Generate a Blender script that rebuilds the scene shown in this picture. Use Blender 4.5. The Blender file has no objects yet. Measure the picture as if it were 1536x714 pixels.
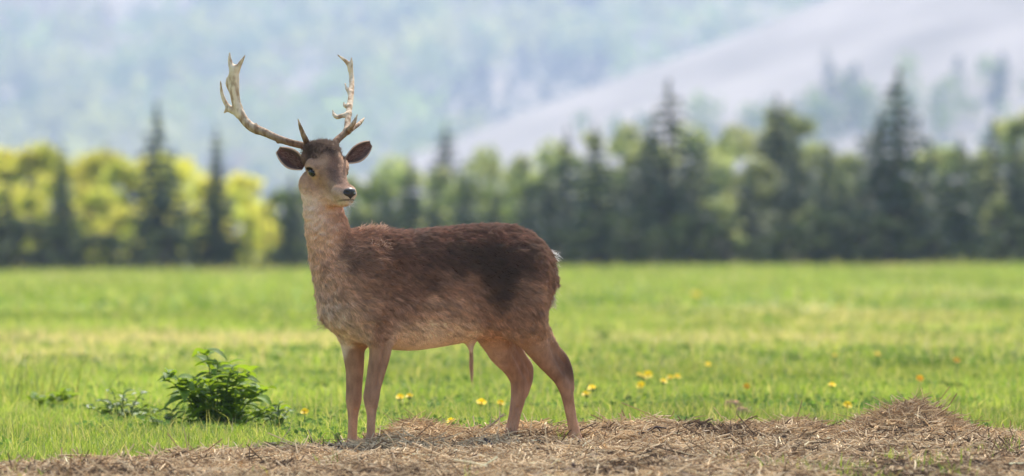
import bpy, math, random
import numpy as np
from mathutils import Vector, Matrix

# ------------------------------------------------------------------ camera, sky, sun, exposure
SC = bpy.context.scene
COL = SC.collection
S0, DIST, CAM_H, HOR = 372.0, 28.0, 0.871, 351.0      # photo px per metre at the deer, its distance, eye height, horizon row
FK = S0 * DIST                                          # focal length in photo pixels

cam_d = bpy.data.cameras.new('camera')
cam = bpy.data.objects.new('camera', cam_d)
COL.objects.link(cam)
SC.camera = cam
cam_d.sensor_width = 36.0
cam_d.lens = 36.0 * FK / 1536.0
cam_d.clip_start = 0.5
cam_d.clip_end = 6000.0
cam.location = (0.0, -DIST, CAM_H)
cam.rotation_euler = (math.pi / 2 - math.atan((357.0 - HOR) / FK), 0, 0)
cam_d.dof.use_dof = True
cam_d.dof.focus_distance = DIST - 0.12
cam_d.dof.aperture_fstop = cam_d.lens / 68.0
cam_d.dof.aperture_blades = 0

SUN_EL, SUN_AZ = math.radians(52.0), math.radians(14.0)   # behind the deer, a little to the right of +Y
world = bpy.data.worlds.new('World')
SC.world = world
world.use_nodes = True
wn = world.node_tree
wn.nodes.clear()
w_out = wn.nodes.new('ShaderNodeOutputWorld')
w_bg = wn.nodes.new('ShaderNodeBackground')
w_sky = wn.nodes.new('ShaderNodeTexSky')
w_sky.sky_type = 'NISHITA'
w_sky.sun_disc = False
w_sky.sun_elevation = SUN_EL
w_sky.sun_rotation = SUN_AZ
w_sky.dust_density = 2.0
w_bg.inputs['Strength'].default_value = 0.15
wn.links.new(w_sky.outputs[0], w_bg.inputs[0])
wn.links.new(w_bg.outputs[0], w_out.inputs[0])

sun_d = bpy.data.lights.new('sun', 'SUN')
sun_d.energy = 3.2
sun_d.angle = math.radians(2.5)
sun_d.color = (1.0, 0.95, 0.87)
sun = bpy.data.objects.new('sun', sun_d)
COL.objects.link(sun)
SUN_DIR = Vector((math.sin(SUN_AZ) * math.cos(SUN_EL), math.cos(SUN_AZ) * math.cos(SUN_EL), math.sin(SUN_EL)))
sun.rotation_euler = (-SUN_DIR).to_track_quat('-Z', 'Y').to_euler()

SC.view_settings.view_transform = 'Standard'
SC.view_settings.look = 'None'
SC.view_settings.gamma = 1.0
SC.view_settings.exposure = 1.3
SC.render.engine = 'CYCLES'
SC.cycles.use_denoising = True
SC.cycles.max_bounces = 6
SC.cycles.diffuse_bounces = 3
SC.cycles.transmission_bounces = 4
SC.cycles.transparent_max_bounces = 8
SC.cycles.volume_bounces = 1
SC.cycles.caustics_reflective = False
SC.cycles.caustics_refractive = False

RNG = np.random.default_rng(11)
random.seed(11)

# ------------------------------------------------------------------ helpers
def tag(o, label=None, cat=None, group=None, kind=None):
    if label: o['label'] = label
    if cat: o['category'] = cat
    if group: o['group'] = group
    if kind: o['kind'] = kind
    return o

def link(name, data, parent=None):
    o = bpy.data.objects.new(name, data)
    COL.objects.link(o)
    if parent is not None:
        o.parent = parent
    return o

def empty(name, loc=(0, 0, 0), rz=0.0, scale=1.0):
    o = link(name, None)
    o.location = loc
    o.rotation_euler = (0, 0, rz)
    o.scale = (scale,) * 3
    o.empty_display_size = 0.1
    return o

def mesh_np(name, V, F, color=None, mat=None, smooth=True):
    """V (n,3), F (m,3) or (m,4) integer array; color (n,3) stored per vertex as 'Col'."""
    V = np.asarray(V, np.float32)
    F = np.asarray(F, np.int32)
    me = bpy.data.meshes.new(name)
    n, (m, k) = len(V), F.shape
    me.vertices.add(n)
    me.vertices.foreach_set('co', V.ravel())
    me.loops.add(m * k)
    me.loops.foreach_set('vertex_index', F.ravel())
    me.polygons.add(m)
    me.polygons.foreach_set('loop_start', np.arange(0, m * k, k, dtype=np.int32))
    me.polygons.foreach_set('loop_total', np.full(m, k, np.int32))
    if smooth:
        me.polygons.foreach_set('use_smooth', np.ones(m, bool))
    if color is not None:
        a = me.color_attributes.new('Col', 'FLOAT_COLOR', 'POINT')
        a.data.foreach_set('color', np.concatenate([np.asarray(color, np.float32), np.ones((n, 1), np.float32)], 1).ravel())
    me.update(calc_edges=True)
    if mat:
        me.materials.append(mat)
    return me

def curves_np(name, P, R, color, mat):
    """P (n,k,3) strand points, R (k,) or (n,k) radii, color (n,3) per strand: a hair-curves data block."""
    n, k, _ = P.shape
    cu = bpy.data.hair_curves.new(name)
    cu.add_curves([k] * n)
    cu.attributes['position'].data.foreach_set('vector', np.ascontiguousarray(P, np.float32).ravel())
    ra = cu.attributes.get('radius') or cu.attributes.new('radius', 'FLOAT', 'POINT')
    ra.data.foreach_set('value', np.ascontiguousarray(np.broadcast_to(R, (n, k)), np.float32).ravel())
    ca = cu.attributes.new('Col', 'FLOAT_COLOR', 'CURVE')
    ca.data.foreach_set('color', np.concatenate([color, np.ones((n, 1))], 1).astype(np.float32).ravel())
    cu.materials.append(mat)
    return cu

def hash3(i, j, k, seed):
    h = (i * 374761393 + j * 668265263 + k * 2147483647 + seed * 974634777) & 0xFFFFFFFF
    h = ((h ^ (h >> 13)) * 1274126177) & 0xFFFFFFFF
    h = h ^ (h >> 16)
    return (h & 0xFFFFFF).astype(np.float64) / 0xFFFFFF

def noise(p, scale=1.0, seed=0):
    """value noise in [-1,1] at points (n,3) or (n,2)"""
    p = np.asarray(p, float) * scale
    if p.shape[1] == 2:
        p = np.concatenate([p, np.zeros((len(p), 1))], 1)
    f = np.floor(p).astype(np.int64)
    t = p - f
    t = t * t * (3 - 2 * t)
    r = 0
    for a in (0, 1):
        for b in (0, 1):
            for c in (0, 1):
                w = (t[:, 0] if a else 1 - t[:, 0]) * (t[:, 1] if b else 1 - t[:, 1]) * (t[:, 2] if c else 1 - t[:, 2])
                r = r + w * hash3(f[:, 0] + a, f[:, 1] + b, f[:, 2] + c, seed)
    return r * 2 - 1

def fbm(p, scale, seed=0, octs=3):
    r, a, s = 0, 1.0, 0
    for o in range(octs):
        r = r + a * noise(p, scale * 2 ** o, seed + o)
        s += a
        a *= 0.5
    return r / s

def sstep(a, b, x):
    t = np.clip((x - a) / (b - a), 0, 1)
    return t * t * (3 - 2 * t)

def lin(r, g, b):
    f = lambda c: (c / 255 / 12.92) if c / 255 <= 0.04045 else ((c / 255 + 0.055) / 1.055) ** 2.4
    return np.array([f(r), f(g), f(b)])

def norm(a):
    a = np.asarray(a, float)
    return a / np.maximum(np.linalg.norm(a, axis=-1, keepdims=True), 1e-9)

def ground_from_px(px, py, z=0.0):
    """the point at height z that the photo shows at this pixel: (x, y)"""
    D = (CAM_H - z) * FK / (py - HOR)
    return (px - 768.0) * D / FK, D - DIST

def x_at(px, y):
    return (px - 768.0) * (DIST + y) / FK

def z_at(py, y):
    return CAM_H - (py - HOR) * (DIST + y) / FK

# ------------------------------------------------------------------ materials
def new_mat(name):
    m = bpy.data.materials.new(name)
    m.use_nodes = True
    nt = m.node_tree
    nt.nodes.clear()
    out = nt.nodes.new('ShaderNodeOutputMaterial')
    return m, nt, out

def col_attr(nt):
    a = nt.nodes.new('ShaderNodeAttribute')
    a.attribute_name = 'Col'
    return a.outputs['Color']

def leaf_mat(name, trans=0.4, rough=0.55, tint=(1.0, 1.0, 1.0), gain=1.0, base=None, spec=0.3):
    """thin leaf: principled front plus translucent light through it, colour from 'Col' (or one base) with object variation"""
    m, nt, out = new_mat(name)
    N, L = nt.nodes, nt.links
    if base is None:
        src = col_attr(nt)
    else:
        rgb = N.new('ShaderNodeRGB'); rgb.outputs[0].default_value = (*base, 1)
        src = rgb.outputs[0]
    oi = N.new('ShaderNodeObjectInfo')
    mr = N.new('ShaderNodeMapRange')
    mr.inputs['To Min'].default_value = 0.8
    mr.inputs['To Max'].default_value = 1.2
    L.new(oi.outputs['Random'], mr.inputs['Value'])
    geo = N.new('ShaderNodeNewGeometry')
    no = N.new('ShaderNodeTexNoise'); no.inputs['Scale'].default_value = 9.0
    L.new(geo.outputs['Position'], no.inputs['Vector'])
    mr2 = N.new('ShaderNodeMapRange'); mr2.inputs['To Min'].default_value = 0.8; mr2.inputs['To Max'].default_value = 1.2
    L.new(no.outputs['Fac'], mr2.inputs['Value'])
    mu = N.new('ShaderNodeMath'); mu.operation = 'MULTIPLY'
    L.new(mr.outputs[0], mu.inputs[0]); L.new(mr2.outputs[0], mu.inputs[1])
    mx = N.new('ShaderNodeVectorMath'); mx.operation = 'SCALE'
    L.new(src, mx.inputs[0]); L.new(mu.outputs[0], mx.inputs['Scale'])
    pb = N.new('ShaderNodeBsdfPrincipled')
    pb.inputs['Roughness'].default_value = rough
    pb.inputs['Specular IOR Level'].default_value = spec
    L.new(mx.outputs[0], pb.inputs['Base Color'])
    tr = N.new('ShaderNodeBsdfTranslucent')
    tm = N.new('ShaderNodeVectorMath'); tm.operation = 'MULTIPLY'
    tm.inputs[1].default_value = (tint[0] * gain, tint[1] * gain, tint[2] * gain)
    L.new(mx.outputs[0], tm.inputs[0]); L.new(tm.outputs[0], tr.inputs['Color'])
    ms = N.new('ShaderNodeMixShader'); ms.inputs[0].default_value = trans
    L.new(pb.outputs[0], ms.inputs[1]); L.new(tr.outputs[0], ms.inputs[2])
    L.new(ms.outputs[0], out.inputs['Surface'])
    return m

def solid_mat(name, base, rough=0.8, nscale=20.0, namp=0.25, bump=0.0, spec=0.3, attr=False, ramp2=None):
    """opaque surface: colour (or 'Col') broken up by noise, optional bump"""
    m, nt, out = new_mat(name)
    N, L = nt.nodes, nt.links
    tc = N.new('ShaderNodeTexCoord')
    no = N.new('ShaderNodeTexNoise'); no.inputs['Scale'].default_value = nscale; no.inputs['Detail'].default_value = 6.0
    L.new(tc.outputs['Object'], no.inputs['Vector'])
    pb = N.new('ShaderNodeBsdfPrincipled')
    pb.inputs['Roughness'].default_value = rough
    pb.inputs['Specular IOR Level'].default_value = spec
    if attr:
        mr = N.new('ShaderNodeMapRange'); mr.inputs['To Min'].default_value = 1 - namp; mr.inputs['To Max'].default_value = 1 + namp
        L.new(no.outputs['Fac'], mr.inputs['Value'])
        vm = N.new('ShaderNodeVectorMath'); vm.operation = 'SCALE'
        L.new(col_attr(nt), vm.inputs[0]); L.new(mr.outputs[0], vm.inputs['Scale'])
        L.new(vm.outputs[0], pb.inputs['Base Color'])
    else:
        cr = N.new('ShaderNodeValToRGB')
        b2 = ramp2 if ramp2 is not None else tuple(c * (1 + namp) for c in base)
        cr.color_ramp.elements[0].position = 0.32
        cr.color_ramp.elements[1].position = 0.68
        cr.color_ramp.elements[0].color = (*[c * (1 - namp) for c in base], 1)
        cr.color_ramp.elements[1].color = (*b2, 1)
        L.new(no.outputs['Fac'], cr.inputs[0]); L.new(cr.outputs[0], pb.inputs['Base Color'])
    if bump:
        bp = N.new('ShaderNodeBump'); bp.inputs['Strength'].default_value = bump; bp.inputs['Distance'].default_value = 0.01
        L.new(no.outputs['Fac'], bp.inputs['Height']); L.new(bp.outputs[0], pb.inputs['Normal'])
    L.new(pb.outputs[0], out.inputs['Surface'])
    return m

def hair_mat(name, rough=0.5, hmix=0.35):
    """strands: diffuse body plus fibre reflection and transmission so that light from behind rims them"""
    m, nt, out = new_mat(name)
    N, L = nt.nodes, nt.links
    src = col_attr(nt)
    di = N.new('ShaderNodeBsdfDiffuse'); L.new(src, di.inputs['Color'])
    tr = N.new('ShaderNodeBsdfHair'); tr.component = 'Transmission'
    tr.inputs['RoughnessU'].default_value = 0.35
    tr.inputs['RoughnessV'].default_value = 0.6
    g = N.new('ShaderNodeMixRGB'); g.inputs[0].default_value = 0.35; g.inputs[2].default_value = (0.9, 0.75, 0.6, 1)
    L.new(src, g.inputs[1]); L.new(g.outputs[0], tr.inputs['Color'])
    re = N.new('ShaderNodeBsdfHair'); re.component = 'Reflection'
    re.inputs['RoughnessU'].default_value = rough
    re.inputs['RoughnessV'].default_value = 0.8
    L.new(g.outputs[0], re.inputs['Color'])
    m1 = N.new('ShaderNodeMixShader'); m1.inputs[0].default_value = 0.45
    L.new(tr.outputs[0], m1.inputs[1]); L.new(re.outputs[0], m1.inputs[2])
    m2 = N.new('ShaderNodeMixShader'); m2.inputs[0].default_value = hmix
    L.new(di.outputs[0], m2.inputs[1]); L.new(m1.outputs[0], m2.inputs[2])
    L.new(m2.outputs[0], out.inputs['Surface'])
    return m

M_coat = solid_mat('deer_coat', (0.3, 0.2, 0.14), 0.85, 160.0, 0.25, 0.12, 0.15, attr=True)
M_fur = hair_mat('deer_fur')
M_straw = hair_mat('dry_straw', 0.4, 0.06)
M_grass = leaf_mat('grass_blade', 0.45, 0.5, (1.15, 1.1, 0.5), 1.25)
M_low_weed = leaf_mat('low_weed_leaf', 0.45, 0.8, (1.15, 1.1, 0.5), 1.2, spec=0.03)
M_leaf_tree = leaf_mat('tree_leaf', 0.45, 0.6, (1.15, 1.1, 0.6), 1.3)
M_leaf_lime = leaf_mat('lime_leaf', 0.6, 0.6, (1.2, 1.1, 0.5), 1.5)
M_needle = leaf_mat('spruce_needles', 0.12, 0.6)
M_bark = solid_mat('bark', (0.09, 0.065, 0.05), 0.9, 12.0, 0.4, 0.6)
M_bush = leaf_mat('bush_leaf', 0.42, 0.6, (1.3, 1.15, 0.35), 1.6, base=(0.125, 0.20, 0.030), spec=0.12)
M_weed = leaf_mat('weed_leaf', 0.42, 0.5, (1.2, 1.1, 0.45), 1.3, base=(0.13, 0.19, 0.045), spec=0.15)
M_stem = leaf_mat('green_stem', 0.15, 0.6, base=(0.10, 0.15, 0.035))
M_petal = leaf_mat('yellow_petal', 0.3, 0.6, base=(0.86, 0.66, 0.02))
M_petal_o = leaf_mat('orange_petal', 0.3, 0.6, base=(0.85, 0.50, 0.02))
M_soil = solid_mat('soil_and_chaff', (0.085, 0.055, 0.036), 0.95, 55.0, 0.45, 0.9, 0.1, ramp2=(0.22, 0.15, 0.09))
M_twig = solid_mat('dark_twig', (0.06, 0.042, 0.035), 0.85, 90.0, 0.4, 0.5)
M_pale_twig = solid_mat('pale_stalk', (0.42, 0.32, 0.2), 0.8, 90.0, 0.3, 0.4)
M_clod = solid_mat('earth_clod', (0.34, 0.20, 0.11), 0.95, 40.0, 0.4, 0.8, 0.02)
M_antler = None  # below, with the deer

# ------------------------------------------------------------------ ground
def grid_mesh(name, xs, ys, zf, mat, colf=None):
    X, Y = np.meshgrid(xs, ys, indexing='ij')
    p = np.stack([X.ravel(), Y.ravel()], 1)
    z = zf(p)
    V = np.concatenate([p, z[:, None]], 1)
    n, m = len(xs), len(ys)
    i = np.arange(n * m).reshape(n, m)
    Q = np.stack([i[:-1, :-1], i[1:, :-1], i[1:, 1:], i[:-1, 1:]], -1).reshape(-1, 4)
    return mesh_np(name, V, Q, None if colf is None else colf(V), mat)

# crest of the straw bank, photo column -> row, and the depth at which it stands
CR = np.array([(-500, 720, -3.2), (0, 714, -2.9), (60, 708, -2.5), (140, 698, -2.15), (200, 693, -1.9), (270, 679, -1.4), (322, 692, -1.3), (390, 686, -1.0), (480, 677, -0.45), (560, 657, 0.2), (612, 636, 0.5),
               (660, 642, 0.65), (750, 644, 0.7), (830, 640, 0.7), (900, 634, 0.75), (1000, 640, 0.8), (1080, 642, 0.8), (1180, 634, 0.8), (1240, 645, 0.8), (1290, 630, 0.75), (1370, 609, 0.7), (1425, 634, 0.75),
               (1480, 650, 0.8), (1536, 652, 0.8), (2000, 655, 0.8)], float)
CRX = np.array([x_at(a, c) for a, b, c in CR]); CRY = CR[:, 2]; CRZ = np.array([z_at(b, c) for a, b, c in CR])
def bank_z(p):
    """height of the straw bank at (x, y)"""
    yc = np.interp(p[:, 0], CRX, CRY); zc = np.maximum(np.interp(p[:, 0], CRX, CRZ) - 0.022, 0.004)
    d = p[:, 1] - yc
    f = np.where(d > 0, np.exp(-(d / 0.30) ** 2), 0.22 + 0.78 * np.exp(-(d / 0.55) ** 2))
    z = zc * f
    front = sstep(-3.4, -2.6, p[:, 1])
    z = z * (0.35 + 0.65 * front) + (0.030 * fbm(p, 3.6, 71) + 0.020 * fbm(p, 10, 72)) * (0.35 + 0.65 * sstep(0.0, 0.05, zc)) + 0.004
    return z - 0.09 * sstep(0.25, 0.9, d) - 0.10 * (1 - sstep(-4.9, -4.2, p[:, 1]))
def dry_amount(p):
    """how dry the grass is at (x, y): a straw-coloured belt across the meadow and scattered patches"""
    belt = 1.25 * np.exp(-((p[:, 1] - 27 - 4 * noise(p, 0.11, 3)) / 6.5) ** 2) * (0.60 + 0.5 * noise(p * (1, 0.4), 0.45, 2))
    belt = belt * (1.0 - 0.45 * sstep(-2, 3, p[:, 0]))
    spots = sstep(0.25, 0.75, fbm(p * (1.0, 0.35), 0.30, 5)) * 0.75
    return np.clip(belt + spots, 0, 1)
def meadow_z(p):
    far = np.clip(p[:, 1] / 165.0, 0, 1.3) ** 2
    return 0.015 * fbm(p, 0.35, 60) - 0.012 + far * (0.0085 * np.clip(p[:, 0], -60, 60) - 0.10 + 0.05 * fbm(p * (1, 0.3), 0.16, 62))

m, nt, out = new_mat('meadow_soil_and_grass')
N_, L_ = nt.nodes, nt.links
pb = N_.new('ShaderNodeBsdfPrincipled'); pb.inputs['Roughness'].default_value = 0.9; pb.inputs['Specular IOR Level'].default_value = 0.1
tc = N_.new('ShaderNodeTexCoord')
no = N_.new('ShaderNodeTexNoise'); no.inputs['Scale'].default_value = 2.2; no.inputs['Detail'].default_value = 9
L_.new(tc.outputs['Object'], no.inputs['Vector'])
mr = N_.new('ShaderNodeMapRange'); mr.inputs['From Min'].default_value = 0.3; mr.inputs['From Max'].default_value = 0.7; mr.inputs['To Min'].default_value = 0.65; mr.inputs['To Max'].default_value = 1.35
L_.new(no.outputs['Fac'], mr.inputs['Value'])
vm = N_.new('ShaderNodeVectorMath'); vm.operation = 'SCALE'
L_.new(col_attr(nt), vm.inputs[0]); L_.new(mr.outputs[0], vm.inputs['Scale']); L_.new(vm.outputs[0], pb.inputs['Base Color'])
L_.new(pb.outputs[0], out.inputs['Surface'])
M_meadow = m
GREEN, DRY = np.array([0.195, 0.250, 0.048]), np.array([0.42, 0.35, 0.20])
def meadow_col(V):
    d = dry_amount(V[:, :2])[:, None] * 0.8
    c = GREEN * (1 - d) + DRY * d
    c = c * (1 + 0.38 * fbm(V[:, :2] * (1, 0.4), 0.25, 9))[:, None]
    return c * 0.85
xs = np.unique(np.concatenate([np.linspace(-1800, -40, 60), np.linspace(-40, 40, 161), np.linspace(40, 1800, 60)]))
ys = np.unique(np.concatenate([np.linspace(-60, 0, 61), np.linspace(0, 60, 121), np.linspace(60, 210, 151), np.linspace(210, 4700, 130)]))
tag(link('meadow', grid_mesh('meadow', xs, ys, meadow_z, M_meadow, meadow_col)), 'bright green meadow running to the tree line', kind='structure')
bank = link('straw_bank', grid_mesh('straw_bank', np.linspace(-4.2, 4.2, 420), np.linspace(-5.0, 2.0, 340), bank_z, M_soil))
tag(bank, 'low bank of mulch and soil under the straw', kind='structure')

# ------------------------------------------------------------------ hills far behind
HS = 3.0                       # the hills stand about three kilometres off
def far_hill_z(p):
    p = p / HS
    return HS * hill_shape(p)
def hill_shape(p):
    base = 0.125 * np.maximum(p[:, 1] - 880, 0) * sstep(860, 960, p[:, 1]) + 0.00009 * np.maximum(p[:, 1] - 1000, 0) ** 2 * 0.2
    base = np.minimum(base, 78 + 0.01 * (p[:, 1] - 1500))
    return base - 2.5 + 3.5 * fbm(p, 0.008, 81) * sstep(880, 1000, p[:, 1]) + 1.0 * noise(p, 0.03, 83)
M_hill = solid_mat('far_hill_ground', (0.10, 0.13, 0.055), 0.95, 0.02, 0.5, 0, 0.1, ramp2=(0.30, 0.24, 0.17))
M_ridge = solid_mat('bare_ridge_ground', (0.23, 0.20, 0.165), 0.95, 0.022, 0.22, 0, 0.1, ramp2=(0.32, 0.275, 0.235))
tag(link('far_hill', grid_mesh('far_hill', np.linspace(-1500, 1500, 140), np.linspace(2520, 4680, 130), far_hill_z, M_hill)), 'pale wooded hillside rising behind the trees', kind='structure')
def ridge_top(x):
    return np.interp(x, [-120, -30, -5.1, 5.4, 36.9, 80, 140, 260], [-6, 1.0, 11.0, 15.0, 26.9, 42, 58, 66])
def ridge_z(p):
    return HS * ridge_shape(p / HS)
def ridge_shape(p):
    h = ridge_top(p[:, 0])
    s = np.where(p[:, 1] < 750, sstep(560, 750, p[:, 1]) ** 1.1, 1 - sstep(752, 960, p[:, 1]))
    return -3 + (h + 3) * s + (0.5 * fbm(p, 0.03, 91) + 0.25 * noise(p, 0.12, 92)) * s
tag(link('bare_ridge', grid_mesh('bare_ridge', np.linspace(-180, 780, 240), np.linspace(1665, 2886, 150), ridge_z, M_ridge)), 'bare greyish pink slope descending behind the trees', kind='structure')

def leaf_quads(c, size, col, stretch=1.5, nrm=None, flat=0.0):
    """one diamond leaf for each centre: returns V, Q, colours"""
    n = len(c)
    a = norm(RNG.normal(0, 1, (n, 3)))
    b = RNG.normal(0, 1, (n, 3))
    if nrm is not None:
        b = b * (1 - flat) + nrm * flat * 2
        a = norm(np.cross(b, a))
    b = norm(np.cross(a, b))
    s = np.broadcast_to(size, (n,))[:, None]
    V = np.stack([c - a * s * stretch / 2, c + b * s / 2, c + a * s * stretch / 2, c - b * s / 2], 1).reshape(-1, 3)
    return V, np.arange(4 * n).reshape(n, 4), np.repeat(col, 4, 0)

def far_wood(name, pts, heights, kinds, per, mat, label):
    """tree crowns of a far wood as one mass of leaf clumps"""
    C, Sz, Cl = [], [], []
    pal = np.array([(0.17, 0.24, 0.075), (0.035, 0.06, 0.05), (0.23, 0.25, 0.10), (0.20, 0.165, 0.13), (0.10, 0.16, 0.07)])
    for (x, y, z), h, k in zip(pts, heights, kinds):
        n = per
        if k == 1:
            t = RNG.random(n) ** 0.9
            r = (1 - t) ** 0.7 * h * 0.34 * np.sqrt(RNG.random(n)) + 0.1
            th = RNG.uniform(0, 2 * math.pi, n)
            c = np.stack([x + r * np.cos(th), y + r * np.sin(th), z + h * (0.05 + 0.95 * t)], 1)
        else:
            d = norm(RNG.normal(0, 1, (n, 3))) * (RNG.random(n) ** 0.4)[:, None]
            c = np.array([x, y, z + h * 0.56]) + d * np.array([h * 0.34, h * 0.34, h * 0.46]) * (1 + 0.3 * noise(d * 3 + x, 1.0, 5))[:, None]
        C.append(c); Sz.append(np.full(n, h * 0.13) * RNG.uniform(0.6, 1.4, n)); Cl.append(pal[k] * RNG.uniform(0.75, 1.25) * RNG.uniform(0.8, 1.2, (n, 1)))
    V, Q, c = leaf_quads(np.concatenate(C), np.concatenate(Sz), np.concatenate(Cl), 1.2)
    o = link(name, mesh_np(name, V, Q, c, mat, False))
    return tag(o, label, kind='stuff')
n = 5600
p = HS * np.stack([RNG.uniform(-230, 230, n), 868 + 480 * RNG.random(n)], 1)
kn = fbm(p * (1, 0.6), 0.0075, 101)
dens = fbm(p * (1, 0.45), 0.005, 107)
keep = (dens > -0.28) | (RNG.random(n) < 0.15)
p, kn = p[keep], kn[keep]
kinds = np.where(kn > 0.16, 1, np.where(kn < -0.28, 3, np.where(noise(p, 0.016, 3) > 0.2, 2, np.where(noise(p, 0.016, 4) > 0.0, 0, 4))))
hs = HS * RNG.uniform(5.5, 10, len(p)) * np.where(kinds == 1, 0.85, np.where(kinds == 3, 0.6, 1.0))
far_wood('hillside_wood', np.concatenate([p, far_hill_z(p)[:, None]], 1), hs, kinds, 46, M_leaf_tree, 'mixed wood covering the far hillside')
# trees low on the bare ridge
rp = []
for cx, cy, sx, sy, k_, n_ in ((1250, 135, 18, 18, 1, 5), (1300, 185, 60, 18, 0, 12), (1440, 170, 80, 25, 0, 16), (1490, 140, 40, 20, 1, 7), (1130, 215, 60, 14, 0, 8), (1220, 210, 80, 20, 4, 12), (1400, 220, 120, 25, 4, 20), (960, 215, 60, 10, 4, 6)):
    for _ in range(n_):
        a, b = RNG.normal(cx, sx), RNG.normal(cy, sy)
        yy = np.linspace(1725, 2244, 120)                       # walk the ray to where it meets the slope
        zz = ridge_z(np.stack([x_at(a, yy), yy], 1))
        hit = np.argmax(zz > z_at(b, yy)) if (zz > z_at(b, yy)).any() else None
        if hit is not None and zz[hit] > -1.5:
            rp.append((x_at(a, yy[hit]), yy[hit], zz[hit] - 0.3, k_))
rp = np.array(rp)
far_wood('ridge_trees', rp[:, :3], RNG.uniform(6, 12, len(rp)), rp[:, 3].astype(int), 60, M_leaf_tree, 'scattered trees low on the bare ridge')

# ------------------------------------------------------------------ the tree line
def tube(points, radii, seg=7):
    pts = np.asarray(points, float); k = len(pts)
    t = norm(np.gradient(pts, axis=0))
    a = norm(np.cross(t, np.where(np.abs(t[:, 2:]) > 0.9, np.array([[1.0, 0, 0]]), np.array([[0, 0, 1.0]]))))
    b = np.cross(t, a)
    th = np.linspace(0, 2 * math.pi, seg, endpoint=False)
    V = pts[:, None] + np.asarray(radii)[:, None, None] * (a[:, None] * np.cos(th)[None, :, None] + b[:, None] * np.sin(th)[None, :, None])
    V = V.reshape(-1, 3)
    Q = [(i * seg + j, i * seg + (j + 1) % seg, (i + 1) * seg + (j + 1) % seg, (i + 1) * seg + j) for i in range(k - 1) for j in range(seg)]
    V = np.concatenate([V, pts[:1], pts[-1:]])
    n = k * seg
    Q += [(n, (j + 1) % seg, j, j) for j in range(0)]
    return V, np.array(Q)
def join(parts):
    V, Q, o = [], [], 0
    for v, q in parts:
        V.append(v); Q.append(q + o); o += len(v)
    return np.concatenate(V), np.concatenate(Q)

def spruce_mesh(seed, dark, slender=1.0):
    """unit-height spruce: crown of whorled drooping sprays; trunk"""
    r0 = np.random.default_rng(seed)
    C, Nn, Sz, Cl, br = [], [], [], [], []
    n_wh = 17
    for i in range(n_wh):
        t = (i / n_wh) ** 0.92
        z = 0.05 + 0.90 * t
        R = (0.23 * (1 - t) ** 0.82 + 0.012) * slender * r0.uniform(0.8, 1.2)
        nb = int(9 - 4 * t)
        for j in range(nb):
            th = 2 * math.pi * (j + r0.random()) / nb
            L = R * r0.uniform(0.65, 1.2)
            d = np.array([math.cos(th), math.sin(th), 0])
            tip = np.array([0, 0, z]) + d * L + np.array([0, 0, -0.25 * L + 0.12 * L * t])
            br.append(tube([(0, 0, z), tuple((np.array([0, 0, z]) + tip) / 2 + np.array([0, 0, 0.02 * (1 - t)])), tuple(tip)], [0.0045 * (1 - t) + 0.001, 0.003 * (1 - t) + 0.0008, 0.0006], 4))
            m_ = int(6 + 26 * (1 - t))
            s = r0.random(m_) ** 0.7
            c = np.array([0, 0, z]) * (1 - s[:, None]) + tip * s[:, None] + r0.normal(0, 1, (m_, 3)) * np.array([0.016, 0.016, 0.011]) * (1.3 - 0.6 * t)
            C.append(c); Sz.append(r0.uniform(0.018, 0.036, m_) * (1 - 0.45 * t)); Cl.append(dark * r0.uniform(0.65, 1.35, (m_, 1)))
    m_ = 40
    c = np.stack([r0.normal(0, 0.004, m_), r0.normal(0, 0.004, m_), r0.uniform(0.9, 1.0, m_)], 1)
    C.append(c); Sz.append(np.full(m_, 0.012)); Cl.append(dark * r0.uniform(0.8, 1.3, (m_, 1)))
    V, Q, col = leaf_quads(np.concatenate(C), np.concatenate(Sz), np.concatenate(Cl), 1.9)
    tv, tq = join([tube([(0, 0, -0.02), (0, 0, 0.3), (0.003, 0, 0.7), (0, 0, 0.985)], [0.021, 0.016, 0.008, 0.0015])] + br)
    return mesh_np('crown', V, Q, col, M_needle, False), mesh_np('trunk', tv, tq, None, M_bark)
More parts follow.
